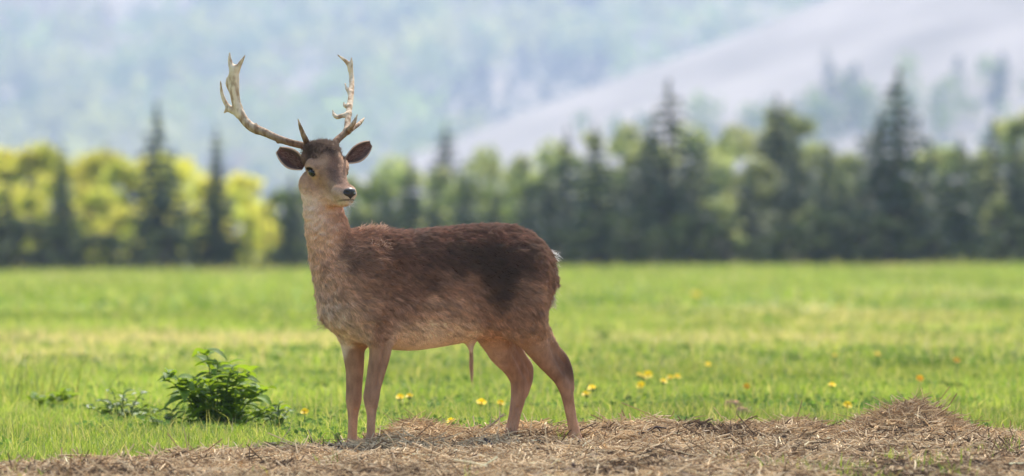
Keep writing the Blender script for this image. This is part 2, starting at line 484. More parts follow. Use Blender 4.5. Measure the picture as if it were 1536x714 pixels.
def broadleaf_mesh(seed, pal, aspect=0.42, leaf=0.040, nleaf=2600, mat=None, airy=0.35):
    """unit-height broadleaf: clumps of leaves on limbs; trunk with limbs"""
    r0 = np.random.default_rng(seed)
    limbs, cl = [], []
    limbs.append(tube([(0, 0, -0.02), (0.01, 0, 0.2), (-0.005, 0.01, 0.5), (0.01, 0, 0.78)], [0.026, 0.02, 0.013, 0.004]))
    for i in range(26):
        z = r0.uniform(0.06, 0.92); th = r0.uniform(0, 2 * math.pi)
        w = aspect * (math.sin(math.pi * min(max((z * 0.85 + 0.16), 0), 1)) ** 0.6)
        L = w * r0.uniform(0.45, 1.0)
        tip = np.array([math.cos(th) * L, math.sin(th) * L, z + 0.06])
        st_ = np.array([0, 0, max(z * 0.75, 0.04)])
        limbs.append(tube([tuple(st_), tuple((st_ + tip) / 2 + (0, 0, 0.02)), tuple(tip)], [0.009, 0.006, 0.001], 5))
        cl.append((tip, r0.uniform(0.07, 0.14)))
    cl.append((np.array([0.01, 0, 0.9]), 0.09)); cl.append((np.array([-0.03, 0.02, 0.84]), 0.10))
    C, Cl, Sz = [], [], []
    per = nleaf // len(cl)
    for c0, r in cl:
        d = norm(r0.normal(0, 1, (per, 3))) * (r0.random(per) ** airy)[:, None]
        c = c0 + d * r * np.array([1, 1, 0.8])
        C.append(c)
        k = r0.integers(0, len(pal))
        Cl.append(pal[k] * r0.uniform(0.8, 1.2) * r0.uniform(0.75, 1.25, (per, 1)))
        Sz.append(np.full(per, leaf) * r0.uniform(0.6, 1.3, per))
    C = np.concatenate(C); C[:, 2] = np.maximum(C[:, 2], 0.01)
    V, Q, col = leaf_quads(C, np.concatenate(Sz), np.concatenate(Cl), 1.4)
    tv, tq = join(limbs)
    return mesh_np('crown', V, Q, col, mat or M_leaf_tree, False), mesh_np('trunk', tv, tq, None, M_bark)

SPR = [spruce_mesh(200 + i, np.array(c), s) for i, (c, s) in enumerate((((0.050, 0.076, 0.038), 1.0), ((0.055, 0.082, 0.040), 0.9), ((0.030, 0.052, 0.034), 1.15), ((0.075, 0.105, 0.048), 1.25), ((0.058, 0.084, 0.042), 1.0)))]
LIME = np.array([(0.42, 0.44, 0.11), (0.36, 0.41, 0.10), (0.47, 0.46, 0.14)])
MIDG = np.array([(0.19, 0.24, 0.085), (0.23, 0.27, 0.11), (0.14, 0.19, 0.065)])
GREY = np.array([(0.23, 0.26, 0.13), (0.28, 0.30, 0.16), (0.17, 0.20, 0.095)])
PALE = np.array([(0.33, 0.37, 0.20), (0.38, 0.40, 0.23), (0.27, 0.32, 0.16)])
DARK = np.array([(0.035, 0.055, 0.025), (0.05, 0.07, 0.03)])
BRL = {'lime': [broadleaf_mesh(300 + i, LIME, 0.40, mat=M_leaf_lime) for i in range(3)], 'mid': [broadleaf_mesh(310 + i, MIDG, 0.40) for i in range(3)],
       'grey': [broadleaf_mesh(320 + i, GREY, 0.36) for i in range(3)], 'pale': [broadleaf_mesh(340 + i, PALE, 0.40) for i in range(3)], 'dark': [broadleaf_mesh(330 + i, DARK, 0.55, 0.06, 1800) for i in range(2)]}
def near(px):
    """which landmark of the tree line a tree stands by"""
    for a, b, t in ((-200, 160, 'on the outer side of the spire spruce'), (160, 285, 'beside the thin spire spruce'), (285, 385, 'beside the slim spruce'), (385, 560, 'straight behind the deer'), (560, 760, 'in front of the distant dark spruce'),
                    (760, 928, 'between the distant spruce and the broad conifer'), (928, 1078, 'beside the broad bushy conifer'), (1078, 1270, 'between the broad conifer and the tallest spruce'), (1270, 1424, 'beside the tallest dark spruce')):
        if a <= px < b: return t
    return 'past the tallest dark spruce'
def size_word(top):
    return 'tall' if top < 215 else 'middle-sized' if top < 265 else 'short'
def tree(name, meshes, px, top, y, label, cat, group, width=1.0):
    h = z_at(top, y) + 0.05
    o = empty(name, (x_at(px, y), y, float(meadow_z(np.array([[x_at(px, y), y]]))[0]) - 0.03), random.uniform(0, 6.28))
    o.scale = (h * width, h * width, h)
    link('crown', meshes[0], o); link('trunk', meshes[1], o)
    return tag(o, label, cat, group)
SP_LIST = [  # px, top row, depth, variant, width, label
    (235, 140, 168, 0, 0.95, 'tall dark spruce with a thin spire rising above lime green trees', None),
    (325, 178, 166, 1, 0.80, 'slim dark spruce beside the tall spire spruce among lime trees', None),
    (92, 200, 170, 1, 0.92, None, 'spruces'), (10, 250, 172, 2, 0.9, None, 'spruces'), (438, 250, 174, 2, 0.9, None, 'spruces'),
    (615, 225, 176, 4, 0.9, None, 'spruces'), (668, 172, 215, 2, 1.0, 'dark distant spruce standing farther back behind the middle trees', None),
    (850, 188, 178, 4, 1.0, None, 'spruces'), (893, 182, 170, 4, 1.05, None, 'spruces'), (1003, 118, 172, 3, 1.15, 'broad bushy green conifer, tallest of its pale neighbours', None),
    (1165, 142, 182, 4, 1.0, None, 'spruces'), (1347, 100, 168, 4, 1.15, 'tallest dark spruce of the tree line, below the bare ridge', None),
    (1243, 215, 172, 3, 1.0, None, 'spruces'), (1440, 203, 170, 4, 0.95, None, 'spruces'), (1490, 180, 178, 3, 1.05, None, 'spruces'),
    (1300, 195, 180, 3, 0.95, None, 'spruces'), (480, 185, 240, 4, 0.75, None, 'spruces'), (790, 262, 168, 4, 1.2, None, 'spruces'), (740, 285, 170, 4, 1.2, None, 'spruces'), (1120, 265, 176, 4, 1.1, None, 'spruces'),
    (530, 280, 172, 4, 1.1, None, 'spruces'), (700, 255, 176, 3, 1.0, None, 'spruces'), (945, 235, 174, 3, 1.0, None, 'spruces'), (1195, 205, 174, 3, 1.1, None, 'spruces'), (1045, 215, 178, 3, 1.0, None, 'spruces'), (1395, 240, 174, 4, 1.0, None, 'spruces'),
    (160, 200, 235, 1, 1.0, None, 'spruces'), (580, 262, 172, 4, 1.0, None, 'spruces'), (650, 275, 170, 4, 1.0, None, 'spruces'), (820, 235, 172, 4, 1.0, None, 'spruces'), (975, 180, 180, 4, 1.0, None, 'spruces'), (1265, 245, 168, 4, 1.0, None, 'spruces'), (1320, 165, 178, 4, 0.9, None, 'spruces'), (1420, 245, 170, 4, 1.0, None, 'spruces'), (1525, 200, 172, 4, 1.0, None, 'spruces'), (1560, 170, 174, 4, 1.0, None, 'spruces'), (-40, 190, 172, 0, 1.0, None, 'spruces')]
for px, top, y, va, wd, lab, grp in SP_LIST:
    l2, g2 = size_word(top) + ' dark spruce ' + near(px), 'spruces of the tree line'
    tree('spruce_tree', SPR[va], px, top, y, lab or l2, 'tree', g2, wd * (1.22 if px > 560 else 1.08))
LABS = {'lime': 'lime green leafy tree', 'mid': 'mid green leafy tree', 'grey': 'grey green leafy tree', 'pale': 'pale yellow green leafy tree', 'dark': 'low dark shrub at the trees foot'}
BR_LIST = [('lime', -30, 205, 190), ('lime', 40, 210, 182), ('lime', 100, 222, 196), ('lime', 150, 215, 184), ('lime', 195, 235, 178), ('lime', 270, 232, 186), ('lime', 300, 255, 178), ('lime', 370, 280, 182),
           ('mid', 410, 275, 190), ('lime', 350, 250, 196), ('pale', 455, 270, 192), ('pale', 510, 255, 196), ('mid', 560, 262, 186), ('pale', 600, 232, 205), ('pale', 650, 245, 200), ('mid', 700, 262, 186), ('pale', 725, 222, 204),
           ('pale', 775, 228, 198), ('mid', 800, 262, 182), ('pale', 840, 215, 206), ('pale', 935, 185, 198), ('grey', 960, 225, 182), ('pale', 1050, 196, 196), ('pale', 1095, 190, 198), ('grey', 1125, 245, 178),
           ('grey', 1185, 168, 186), ('pale', 1215, 215, 196), ('pale', 1270, 235, 198), ('grey', 1300, 262, 184), ('pale', 1385, 232, 196), ('pale', 1415, 225, 200), ('grey', 1465, 240, 184), ('pale', 1520, 172, 196), ('grey', 1575, 200, 184), ('pale', 985, 215, 200), ('grey', 1340, 270, 178),
           ('lime', 0, 260, 176), ('lime', 55, 280, 172), ('lime', 130, 270, 176), ('lime', 175, 300, 171), ('lime', 285, 300, 171), ('lime', 375, 310, 171), ('lime', 20, 215, 200), ('lime', 225, 225, 196), ('lime', 400, 300, 178),
           ('grey', 555, 310, 172), ('grey', 660, 315, 171), ('grey', 960, 305, 171), ('pale', 1075, 300, 172), ('grey', 1210, 310, 171), ('grey', 1400, 305, 171), ('grey', 1500, 300, 171), ('pale', 885, 260, 190), ('mid', 900, 320, 171), ('mid', 760, 325, 170)]
for i, (k, px, top, y) in enumerate(BR_LIST):
    tree('leafy_tree', BRL[k][i % 3], px, top, y, size_word(top) + ' ' + LABS[k] + ' ' + near(px), 'tree', {'lime': 'lime green trees', 'mid': 'mid green trees', 'grey': 'grey green trees', 'pale': 'pale green trees'}[k] + ' of the tree line', random.uniform(0.85, 1.1))
for i in range(30):                                            # the tree line goes on past both sides of the view
    side, k = (-1, 1)[i % 2], i // 2
    px = 768 + side * (860 + k * 62 + random.uniform(-15, 15))
    kind = 'lime' if side < 0 else ('grey', 'pale', 'mid')[k % 3]
    if k % 3 == 1:
        tree('spruce_tree', SPR[(0, 4)[side > 0]], px, random.uniform(140, 230), 170, 'dark spruce in the tree line beyond the ' + ('lime green trees' if side < 0 else 'grey green trees'), 'tree', 'spruces of the outer tree line', 1.15)
    else:
        tree('leafy_tree', BRL[kind][k % 3], px, random.uniform(190, 260), random.uniform(176, 190), LABS[kind] + ' of the tree line beyond the ' + ('lime green trees' if side < 0 else 'grey green trees'), 'tree', 'leafy trees of the outer tree line', 1.1)
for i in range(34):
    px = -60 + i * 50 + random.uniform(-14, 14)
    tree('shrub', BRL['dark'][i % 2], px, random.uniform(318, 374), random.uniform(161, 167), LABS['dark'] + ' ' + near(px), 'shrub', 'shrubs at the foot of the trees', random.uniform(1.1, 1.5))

# ------------------------------------------------------------------ grass
def blades(n, xy, z, h, w, col, bend=0.45):
    """curved tapering blades standing at xy: 5 verts, a quad and a tip each (as two quads)"""
    th = RNG.uniform(0, 2 * math.pi, n)
    side = np.stack([np.cos(th), np.sin(th), np.zeros(n)], 1)
    ld = RNG.uniform(0, 2 * math.pi, n)
    lean = np.stack([np.cos(ld), np.sin(ld), np.zeros(n)], 1) * (RNG.random(n) ** 0.8 * bend * 2)[:, None]
    b = np.concatenate([xy, z[:, None]], 1)
    h_, w_ = h[:, None], w[:, None]
    mid = b + UPV * h_ * 0.55 + lean * h_ * 0.22
    tip = b + UPV * h_ * (1 - 0.22 * np.linalg.norm(lean, axis=1, keepdims=True)) + lean * h_ * 0.75
    V = np.stack([b - side * w_ / 2, b + side * w_ / 2, mid + side * w_ * 0.42, mid - side * w_ * 0.42, tip + side * w_ * 0.06, tip - side * w_ * 0.06], 1).reshape(-1, 3)
    i = np.arange(n)[:, None] * 6
    Q = np.concatenate([i + [0, 1, 2, 3], i + [3, 2, 4, 5]])
    return V, Q, np.repeat(col, 6, 0)
UPV = np.array([0, 0, 1.0])
def lane(n, y0, y1, margin):
    """points spread over the meadow between two depths, as wide as the view and a margin"""
    t = RNG.random(n)
    half = lambda y: 768.0 * (DIST + y) / FK * margin
    a, b = half(y0), half(y1)
    s = (np.sqrt(a * a + t * (b * b - a * a)) - a) / (b - a)
    y = y0 + s * (y1 - y0)
    return np.stack([RNG.uniform(-1, 1, n) * half(y), y], 1)
def grass_col(p, n):
    d = dry_amount(p)
    dry = RNG.random(n) < (0.05 + 0.75 * d)
    pal = np.array([(0.175, 0.240, 0.038), (0.225, 0.280, 0.058), (0.105, 0.170, 0.028), (0.28, 0.31, 0.10)])
    c = pal[RNG.integers(0, 4, n)] * RNG.uniform(0.75, 1.25, (n, 1))
    c = c * (1 + 0.40 * fbm(p * (1, 0.45), 0.5, 15) + 0.15 * noise(p, 3, 16))[:, None]
    c[dry] = np.array([0.46, 0.40, 0.24]) * RNG.uniform(0.7, 1.2, (dry.sum(), 1))
    return np.clip(c, 0.01, 0.8)
def bare(p):
    """1 where the straw bank keeps the grass away"""
    yc = np.interp(p[:, 0], CRX, CRY)
    e = yc + 0.26 + 0.22 * noise(p, 2.2, 19) + 0.12 * noise(p, 7, 20)
    return (p[:, 1] < e) & (p[:, 1] > -4.0)
GV, GQ, GC, go = [], [], [], 0
for n, y0, y1, mg, hm, wm, cl in ((-42000, -1.6, 5.0, 2.2, 0.062, 0.0052, 9.0), (-36000, 5.0, 16.0, 2.3, 0.075, 0.0085, 5.0), (-26000, 16.0, 50.0, 2.6, 0.085, 0.016, 2.5), (-16000, 50.0, 160.0, 2.8, 0.11, 0.04, 1.2), (150000, -1.6, 5.0, 1.25, 0.062, 0.0042, 9.0), (90000, 5.0, 16.0, 1.2, 0.075, 0.0060, 5.0), (75000, 16.0, 50.0, 1.2, 0.085, 0.010, 2.5), (60000, 50.0, 160.0, 1.15, 0.11, 0.022, 1.2), (3500, 150.0, 166.0, 1.2, 0.13, 0.03, 0.6)):
    p = lane(abs(n), y0, y1, mg)
    if n < 0:                                  # the meadow on both sides of the view
        p = p[np.abs(p[:, 0]) > 768.0 * (DIST + p[:, 1]) / FK * 1.13]
    p = p + 0.25 / cl * np.stack([noise(p, cl, 24), noise(p, cl, 25)], 1)
    p = p[~bare(p)]
    n = len(p)
    hgt = hm * RNG.uniform(0.45, 1.25, n) * (1 + 0.55 * fbm(p, cl * 0.35, 28))
    tall = RNG.random(n) < (0.35 if y0 == 150.0 else 0.03)
    hgt[tall] *= RNG.uniform(1.4, 2.2, tall.sum())
    c = grass_col(p, n)
    c[tall] = c[tall] * 0.5 + np.array([0.36, 0.30, 0.16]) * 0.5
    v, q, c = blades(n, p, meadow_z(p) - 0.004, hgt, wm * RNG.uniform(0.6, 1.25, n), c)
    GV.append(v); GQ.append(q + go); GC.append(c); go += len(v)
tag(link('grass', mesh_np('grass', np.concatenate(GV), np.concatenate(GQ), np.concatenate(GC), M_grass)), 'short bright green grass of the meadow', kind='stuff')
del GV, GQ, GC

# low broadleaved weeds among the grass
def meadow_weeds(n_p, y0, y1, size):
    c = lane(n_p, y0, y1, 1.2)
    c = c[(~bare(c)) & (fbm(c * (1, 0.6), 0.7, 33) > 0.02)]
    k = 9
    n = len(c) * k
    p = np.repeat(c, k, 0) + RNG.normal(0, size * 1.6, (n, 2))
    z = meadow_z(p) + RNG.uniform(0.01, 0.06, n)
    tone = np.repeat(RNG.uniform(0.6, 1.3, len(c)), k)
    return leaf_quads(np.concatenate([p, z[:, None]], 1), size * RNG.uniform(0.6, 1.4, n), np.array([0.085, 0.15, 0.03]) * (tone * RNG.uniform(0.8, 1.2, n))[:, None], 1.6, np.array([[0, -0.3, 1.0]]), 0.6)
WV, WQ, WC, wo = [], [], [], 0
for a_ in ((2200, -1.0, 8.0, 0.020), (1300, 8.0, 24.0, 0.030), (900, 24.0, 70.0, 0.05)):
    v, q, c = meadow_weeds(*a_)
    WV.append(v); WQ.append(q + wo); WC.append(c); wo += len(v)
tag(link('meadow_weeds', mesh_np('meadow_weeds', np.concatenate(WV), np.concatenate(WQ), np.concatenate(WC), M_low_weed, False)), 'low broadleaved weeds mixed into the meadow grass', kind='stuff')

# tufts pushing through the straw and in front of it
spots = [(1105, 690, 10), (1160, 700, 18), (1220, 704, 24), (1290, 700, 26), (1345, 694, 30), (1400, 700, 26), (1450, 690, 22), (1500, 680, 26), (1525, 668, 20), (1250, 712, 30), (1330, 714, 30), (1420, 712, 30), (590, 652, 10), (572, 668, 14), (845, 662, 10), (828, 658, 12),
         (640, 655, 8), (905, 648, 8), (1080, 640, 16), (1110, 636, 18), (40, 712, 20), (410, 706, 5), (700, 712, 5), (495, 690, 8)]
P_, H_, = [], []
for px, py, n in spots:
    x, y = ground_from_px(px, py, 0.03)
    P_.append(np.array([x, y]) + RNG.normal(0, 1, (n, 2)) * (0.05, 0.10)); H_.append(RNG.uniform(0.03, 0.085, n))
P_ = np.concatenate(P_); H_ = np.concatenate(H_)
v, q, c = blades(len(P_), P_, np.maximum(bank_z(P_), meadow_z(P_)) - 0.006, H_, RNG.uniform(0.003, 0.007, len(P_)), grass_col(P_ * 0 + (0, 8.0), len(P_)))
tag(link('sprouting_grass', mesh_np('sprouting_grass', v, q, c, M_grass)), 'thin green sprouts growing through the straw', kind='stuff')

# ------------------------------------------------------------------ straw
def straw_strands(n_cl, per, zoff=0.0, mean_len=0.06, rad=0.0015, pile=0.02, tilt_s=0.25, spread=0.03):
    """straw in small matted clumps: strands of a clump share a place, a lie and a tone"""
    x = RNG.uniform(-2.75, 2.75, n_cl)
    yc = np.interp(x, CRX, CRY)
    y = np.where(RNG.random(n_cl) < 0.35, yc + 0.16 - np.abs(RNG.normal(0, 0.45, n_cl)), yc + 0.22 - RNG.random(n_cl) * (yc + 0.22 + 4.2))
    c = np.stack([x, y], 1)
    dark_amt = sstep(-0.05, 0.45, 0.45 * noise(c, 7, 56) + 0.8 * fbm(c, 2.2, 55) + 0.35 * sstep(0.5, 2.6, x) * sstep(0.5, -0.6, y))  # share of dark strands: patchy, rising to the right and front
    tone = RNG.uniform(0.7, 1.25, n_cl)
    th0 = RNG.uniform(0, 2 * math.pi, n_cl)
    hgt = pile * RNG.random(n_cl) ** 1.5 * (0.6 + 0.8 * np.maximum(0, noise(c, 5, 57) + 0.4))
    i = np.repeat(np.arange(n_cl), per)
    n = len(i)
    p = c[i] + RNG.normal(0, spread, (n, 2))
    ok = p[:, 1] < np.interp(p[:, 0], CRX, CRY) + 0.26
    i, p = i[ok], p[ok]; n = len(i)
    z = bank_z(p) + zoff + hgt[i] * RNG.random(n)
    th = th0[i] + RNG.normal(0, 0.7, n)
    tilt = RNG.normal(0.06, tilt_s, n)
    L = mean_len * RNG.lognormal(0, 0.45, n)[:, None]
    d = np.stack([np.cos(th) * np.cos(tilt), np.sin(th) * np.cos(tilt), np.sin(tilt)], 1)
    cv = RNG.normal(0, 0.34, (n, 3)) * (1, 1, 0.5)
    c0 = np.concatenate([p, z[:, None]], 1)
    pts = np.stack([c0 - d * L / 2 - cv * L * 0.15, c0 - d * L / 6 + cv * L * 0.06, c0 + d * L / 6 + cv * L * 0.06, c0 + d * L / 2 - cv * L * 0.15], 1)
    pts[:, :, 2] = np.maximum(pts[:, :, 2], np.stack([bank_z(pts[:, k, :2]) for k in range(4)], 1) + 0.001)
    pal = np.array([(0.58, 0.415, 0.23), (0.74, 0.56, 0.34), (0.43, 0.29, 0.155), (0.23, 0.145, 0.077), (0.07, 0.044, 0.027), (0.66, 0.485, 0.28)])
    pick = np.where(RNG.random(n) < dark_amt[i] * 0.85, RNG.choice([3, 4, 4, 2], n), RNG.choice([0, 1, 2, 5, 0, 3], n))
    col = pal[pick] * (tone[i] * RNG.uniform(0.75, 1.2, n))[:, None]
    R = rad * RNG.uniform(0.45, 1.5, (n, 1)) * np.array([1, 1, 1, 0.8])
    return pts, R, np.clip(col, 0.01, 0.85)
A = [straw_strands(9000, 11, 0.0, 0.046, 0.0015, 0.014), straw_strands(2600, 14, 0.004, 0.065, 0.0019, 0.032, 0.3, 0.035), straw_strands(900, 4, 0.010, 0.085, 0.0016, 0.03, 0.55)]
# heap on the bank to the right, heaps left of the deer
def heap(cx, cy, rx, ry, hz, n):
    p = np.array([cx, cy]) + RNG.normal(0, 1, (n, 2)) * (rx, ry)
    f = np.exp(-(((p[:, 0] - cx) / rx) ** 2 + ((p[:, 1] - cy) / ry) ** 2) / 3)
    z = bank_z(p) + hz * f * RNG.random(n)
    th = RNG.normal(0.15, 0.8, n); tl = RNG.normal(0.1, 0.35, n)
    d = np.stack([np.cos(th) * np.cos(tl), np.sin(th) * np.cos(tl), np.sin(tl)], 1)
    L = 0.10 * RNG.lognormal(0, 0.4, n)[:, None]
    cv = RNG.normal(0, 0.3, (n, 3))
    c0 = np.concatenate([p, z[:, None]], 1)
    pts = np.stack([c0 - d * L / 2 - cv * L * 0.12, c0 - d * L / 6 + cv * L * 0.05, c0 + d * L / 6 + cv * L * 0.05, c0 + d * L / 2 - cv * L * 0.12], 1)
    pts[:, :, 2] = np.maximum(pts[:, :, 2], np.stack([bank_z(pts[:, i, :2]) for i in range(4)], 1))
    pal = np.array([(0.60, 0.44, 0.26), (0.50, 0.35, 0.19), (0.40, 0.27, 0.14), (0.24, 0.15, 0.08)])
    return pts, 0.0011 * RNG.uniform(0.5, 1.5, (n, 1)) * np.ones((1, 4)), pal[RNG.integers(0, 4, n)] * RNG.uniform(0.7, 1.2, (n, 1))
A += [heap(x_at(1368, 0.68), 0.62, 0.13, 0.12, 0.05, 2600), heap(x_at(612, 0.55), 0.50, 0.07, 0.10, 0.03, 900), heap(x_at(272, -0.75), -0.78, 0.12, 0.1, 0.015, 1200), heap(x_at(1180, 0.8), 0.7, 0.15, 0.1, 0.02, 900)]
tag(link('straw', curves_np('straw', np.concatenate([a[0] for a in A]), np.concatenate([np.broadcast_to(a[1], a[0].shape[:2]) for a in A]), np.concatenate([a[2] for a in A]), M_straw)), 'trampled dry straw strewn over the bank', kind='stuff')
# crumbs of soil and chaff
n = 6000
p = np.stack([RNG.uniform(-3, 3, n), RNG.uniform(-3.6, 0.9, n)], 1)
p = p[p[:, 1] < np.interp(p[:, 0], CRX, CRY) + 0.15]
n = len(p)
c0 = np.concatenate([p, (bank_z(p) + 0.004)[:, None]], 1)
oc = np.array([(1, 0, 0), (-1, 0, 0), (0, 1, 0), (0, -1, 0), (0, 0, 1), (0, 0, -1)], float)
ot = np.array([(0, 2, 4), (2, 1, 4), (1, 3, 4), (3, 0, 4), (2, 0, 5), (1, 2, 5), (3, 1, 5), (0, 3, 5)])
V = (c0[:, None] + oc[None] * (0.0035 * RNG.lognormal(0, 0.5, (n, 1, 1))) * RNG.uniform(0.5, 1.5, (n, 6, 1)) * (1.2, 1.2, 0.8)).reshape(-1, 3)
Q = (np.arange(n)[:, None, None] * 6 + ot[None]).reshape(-1, 3)
cc_ = np.array([(0.07, 0.048, 0.036), (0.12, 0.08, 0.055), (0.25, 0.18, 0.12), (0.36, 0.27, 0.18)])[RNG.integers(0, 4, n)]
tag(link('soil_crumbs', mesh_np('soil_crumbs', V, Q, np.repeat(cc_, 6, 0), solid_mat('crumb', (0.1, 0.1, 0.1), 0.95, 200, 0.3, 0.3, 0.1, attr=True), False)), 'crumbs of soil and chaff among the straw', kind='stuff')

# ------------------------------------------------------------------ twigs, clods
def twig(pts, r, mat, label, cat='twig', name='twig', forks=()):
    """pts: (px, py, y, lift) along the twig"""
    W = np.array([(x_at(a, y), y, z_at(b, y)) for a, b, y in pts])
    k = 9
    t = np.linspace(0, 1, len(W)); ti_ = np.linspace(0, 1, k)
    C = np.stack([np.interp(ti_, t, W[:, i]) for i in range(3)], 1) + RNG.normal(0, r * 0.35, (k, 3))
    parts = [tube(C, r * np.linspace(1.15, 0.55, k) * RNG.uniform(0.85, 1.15, k), 7)]
    for f, d, L in forks:
        b = C[int(f * (k - 1))]
        parts.append(tube([b, b + np.array(d) * L * 0.5 + RNG.normal(0, r * .3, 3), b + np.array(d) * L], [r * 0.7, r * 0.55, r * 0.2], 6))
    base = C[0].copy()
    V, Q = join(parts)
    o = link(name, mesh_np(name, V - base, Q, None, mat))
    o.location = base
    return tag(o, label, cat)
twig([(727, 659, -0.35), (740, 669, -0.42), (752, 681, -0.48)], 0.0052, M_twig, 'dark straight twig leaning in the straw by the far hind hoof', forks=((0.3, (0.3, -0.2, 0.8), 0.02),))
twig([(718, 652, 0.25), (733, 640, 0.22), (748, 629, 0.2), (757, 619, 0.2)], 0.0048, M_pale_twig, 'pale bent stalk arching out of the straw beside the deer', 'stalk', 'stalk', forks=((0.45, (0.2, 0.1, 0.9), 0.05), (0.75, (0.8, 0, 0.3), 0.035)))
twig([(541, 688, -0.55), (544, 680, -0.55), (549, 672, -0.55)], 0.006, M_twig, 'short dark stub of wood upright in front of the forefeet', forks=((0.5, (-0.6, 0, 0.7), 0.02),))
twig([(676, 690, -0.6), (678, 680, -0.6), (678, 668, -0.6)], 0.0045, M_twig, 'thin dark splinter sticking up from the straw under the belly', forks=((0.4, (0.7, 0, 0.6), 0.025),))
twig([(915, 684, -0.5), (915, 676, -0.5), (916, 668, -0.5)], 0.005, M_twig, 'dark upright chip of wood behind the hind hoof')
twig([(955, 655, 0.3), (985, 640, 0.3), (1000, 642, 0.3)], 0.006, M_twig, 'knobbly dark branch lying on the bank behind the deer', 'branch', 'branch', forks=((0.5, (0.5, 0, -0.5), 0.04),))
twig([(1262, 651, 0.4), (1285, 644, 0.4), (1307, 650, 0.4)], 0.008, M_pale_twig, 'pale curved strip of bark below the straw heap', 'bark', 'bark_strip')
twig([(381, 686, -0.55), (382, 680, -0.55), (383, 676, -0.55)], 0.004, M_twig, 'small dark stub beside its twin on the low bank by the leafy plant')
twig([(395, 686, -0.5), (395, 679, -0.5), (396, 674, -0.5)], 0.004, M_twig, 'second dark stub on the low bank, upright with a blunt top')
twig([(405, 690, -0.5), (412, 684, -0.5), (420, 680, -0.5)], 0.006, M_twig, 'dark slanting bark chip on the low bank', 'bark', 'bark_chip')
def clod(px, py, y, r, label):
    c = np.array([x_at(px, y), y, min(z_at(py, y), 0.03)])
    V, Q = ico(np.zeros(3), np.array([r * 1.4, r, r * 1.1]), np.eye(3), 26, 16)
    V = V * (1 + 0.55 * fbm(V + c, 2.2 / r, 61))[:, None]
    o = link('earth_clod', mesh_np('earth_clod', V, Q, None, M_clod)); o.location = c
    tag(o, label, 'clod')
def ico(c, r, axes=np.eye(3), n=24, m=14):
    th = np.linspace(0, 2 * math.pi, n, endpoint=False); ph = np.linspace(-math.pi / 2, math.pi / 2, m)
    g = np.stack([np.outer(np.cos(ph), np.cos(th)), np.outer(np.cos(ph), np.sin(th)), np.outer(np.sin(ph), np.ones(n))], -1).reshape(-1, 3)
    V = c + (g * r) @ axes
    Q = [(i * n + j, i * n + (j + 1) % n, (i + 1) * n + (j + 1) % n, (i + 1) * n + j) for i in range(m - 1) for j in range(n)]
    return V, np.array(Q)
clod(1099, 609, 5.6, 0.034, 'larger brown clod of earth lying in the grass behind the bank')
clod(1113, 618, 4.6, 0.026, 'smaller brown clod in front of the larger clod in the grass')
clod(1030, 654, 0.4, 0.018, 'dark clod half buried in the straw crest')

# ------------------------------------------------------------------ flowers
def flower_meshes(mat, npet=26):
    V, Q, o = [], [], 0
    for ring, (r, z, m_) in enumerate(((0.021, 0.0, npet), (0.016, 0.004, 20), (0.010, 0.008, 14))):
        for i in range(m_):
            a = 2 * math.pi * (i + 0.5 * ring) / m_ + random.uniform(-0.05, 0.05)
            d = np.array([math.cos(a), math.sin(a), 0]); s = np.array([-d[1], d[0], 0]) * 0.0026
            rr = r * random.uniform(0.85, 1.1)
            V += [d * 0.002 + UPV * (z - 0.002) - s * 0.5, d * 0.002 + UPV * (z - 0.002) + s * 0.5, d * rr + UPV * (z + 0.004 + 0.3 * (0.021 - r)) + s, d * rr + UPV * (z + 0.004 + 0.3 * (0.021 - r)) - s]
            Q.append((o, o + 1, o + 2, o + 3)); o += 4
    head = mesh_np('flower_head', V, Q, None, mat, False)
    hv, hq = ico(np.array([0, 0, -0.007]), np.array([0.008, 0.008, 0.008]), np.eye(3), 10, 6)
    cup = mesh_np('calyx', hv, hq, None, M_stem)
    tv, tq = tube([(0, 0, 0), (0.004, 0.001, 0.35), (-0.002, 0.002, 0.7), (0, 0, 1.0)], [0.0022, 0.002, 0.0018, 0.0016], 6)
    return head, cup, mesh_np('stem', tv, tq, None, M_stem)
FL, FLO = flower_meshes(M_petal), flower_meshes(M_petal_o)
FLOWERS = [(959, 563, .10, 2), (972, 562, .11, 2), (966, 566, .09, 2), (1005, 567, .10, 2), (1016, 565, .10, 2), (995, 573, .10, 2), (1062, 547, .11, 0), (961, 578, .09, 2), (1252, 534, .12, 0), (1316, 532, .12, 0), (1435, 541, .13, 1), (1380, 568, .11, 1),
           (1271, 608, .08, 9), (1041, 441, .14, 3), (1046, 443, .13, 3), (600, 596, .10, 4), (614, 595, .10, 4), (888, 583, .09, 7), (879, 592, .08, 7), (677, 633, .07, 5), (457, 618, .09, 6), (1248, 578, .09, 0), (722, 604, .09, 8), (751, 605, .09, 8), (1120, 580, .08, 1)]
FLAB = {0: ('lone yellow dandelion flower out in the meadow before the spruces', 'lone yellow flowers'), 1: ('orange flower head on a thin stem in the meadow grass', 'orange meadow flowers'),
        2: ('yellow dandelion in the loose cluster of seven in the meadow grass', 'cluster of yellow flowers'), 3: ('yellow dandelion of the far pair close to the tree line', 'far pair of yellow flowers'),
        4: ('yellow dandelion of the pair behind the straw near the forelegs', 'pair of yellow flowers by the forelegs'), 5: ('short yellow dandelion right behind the straw under the belly', None),
        6: ('yellow dandelion between the dense leafy plant and the deer', None), 7: ('yellow dandelion of the pair just behind the near hind leg', 'pair of yellow flowers by the hind leg'),
        8: ('yellow dandelion of the pair behind the far hind leg', 'pair of yellow flowers by the far hind leg'), 9: ('yellow dandelion standing just behind the straw heap', None)}
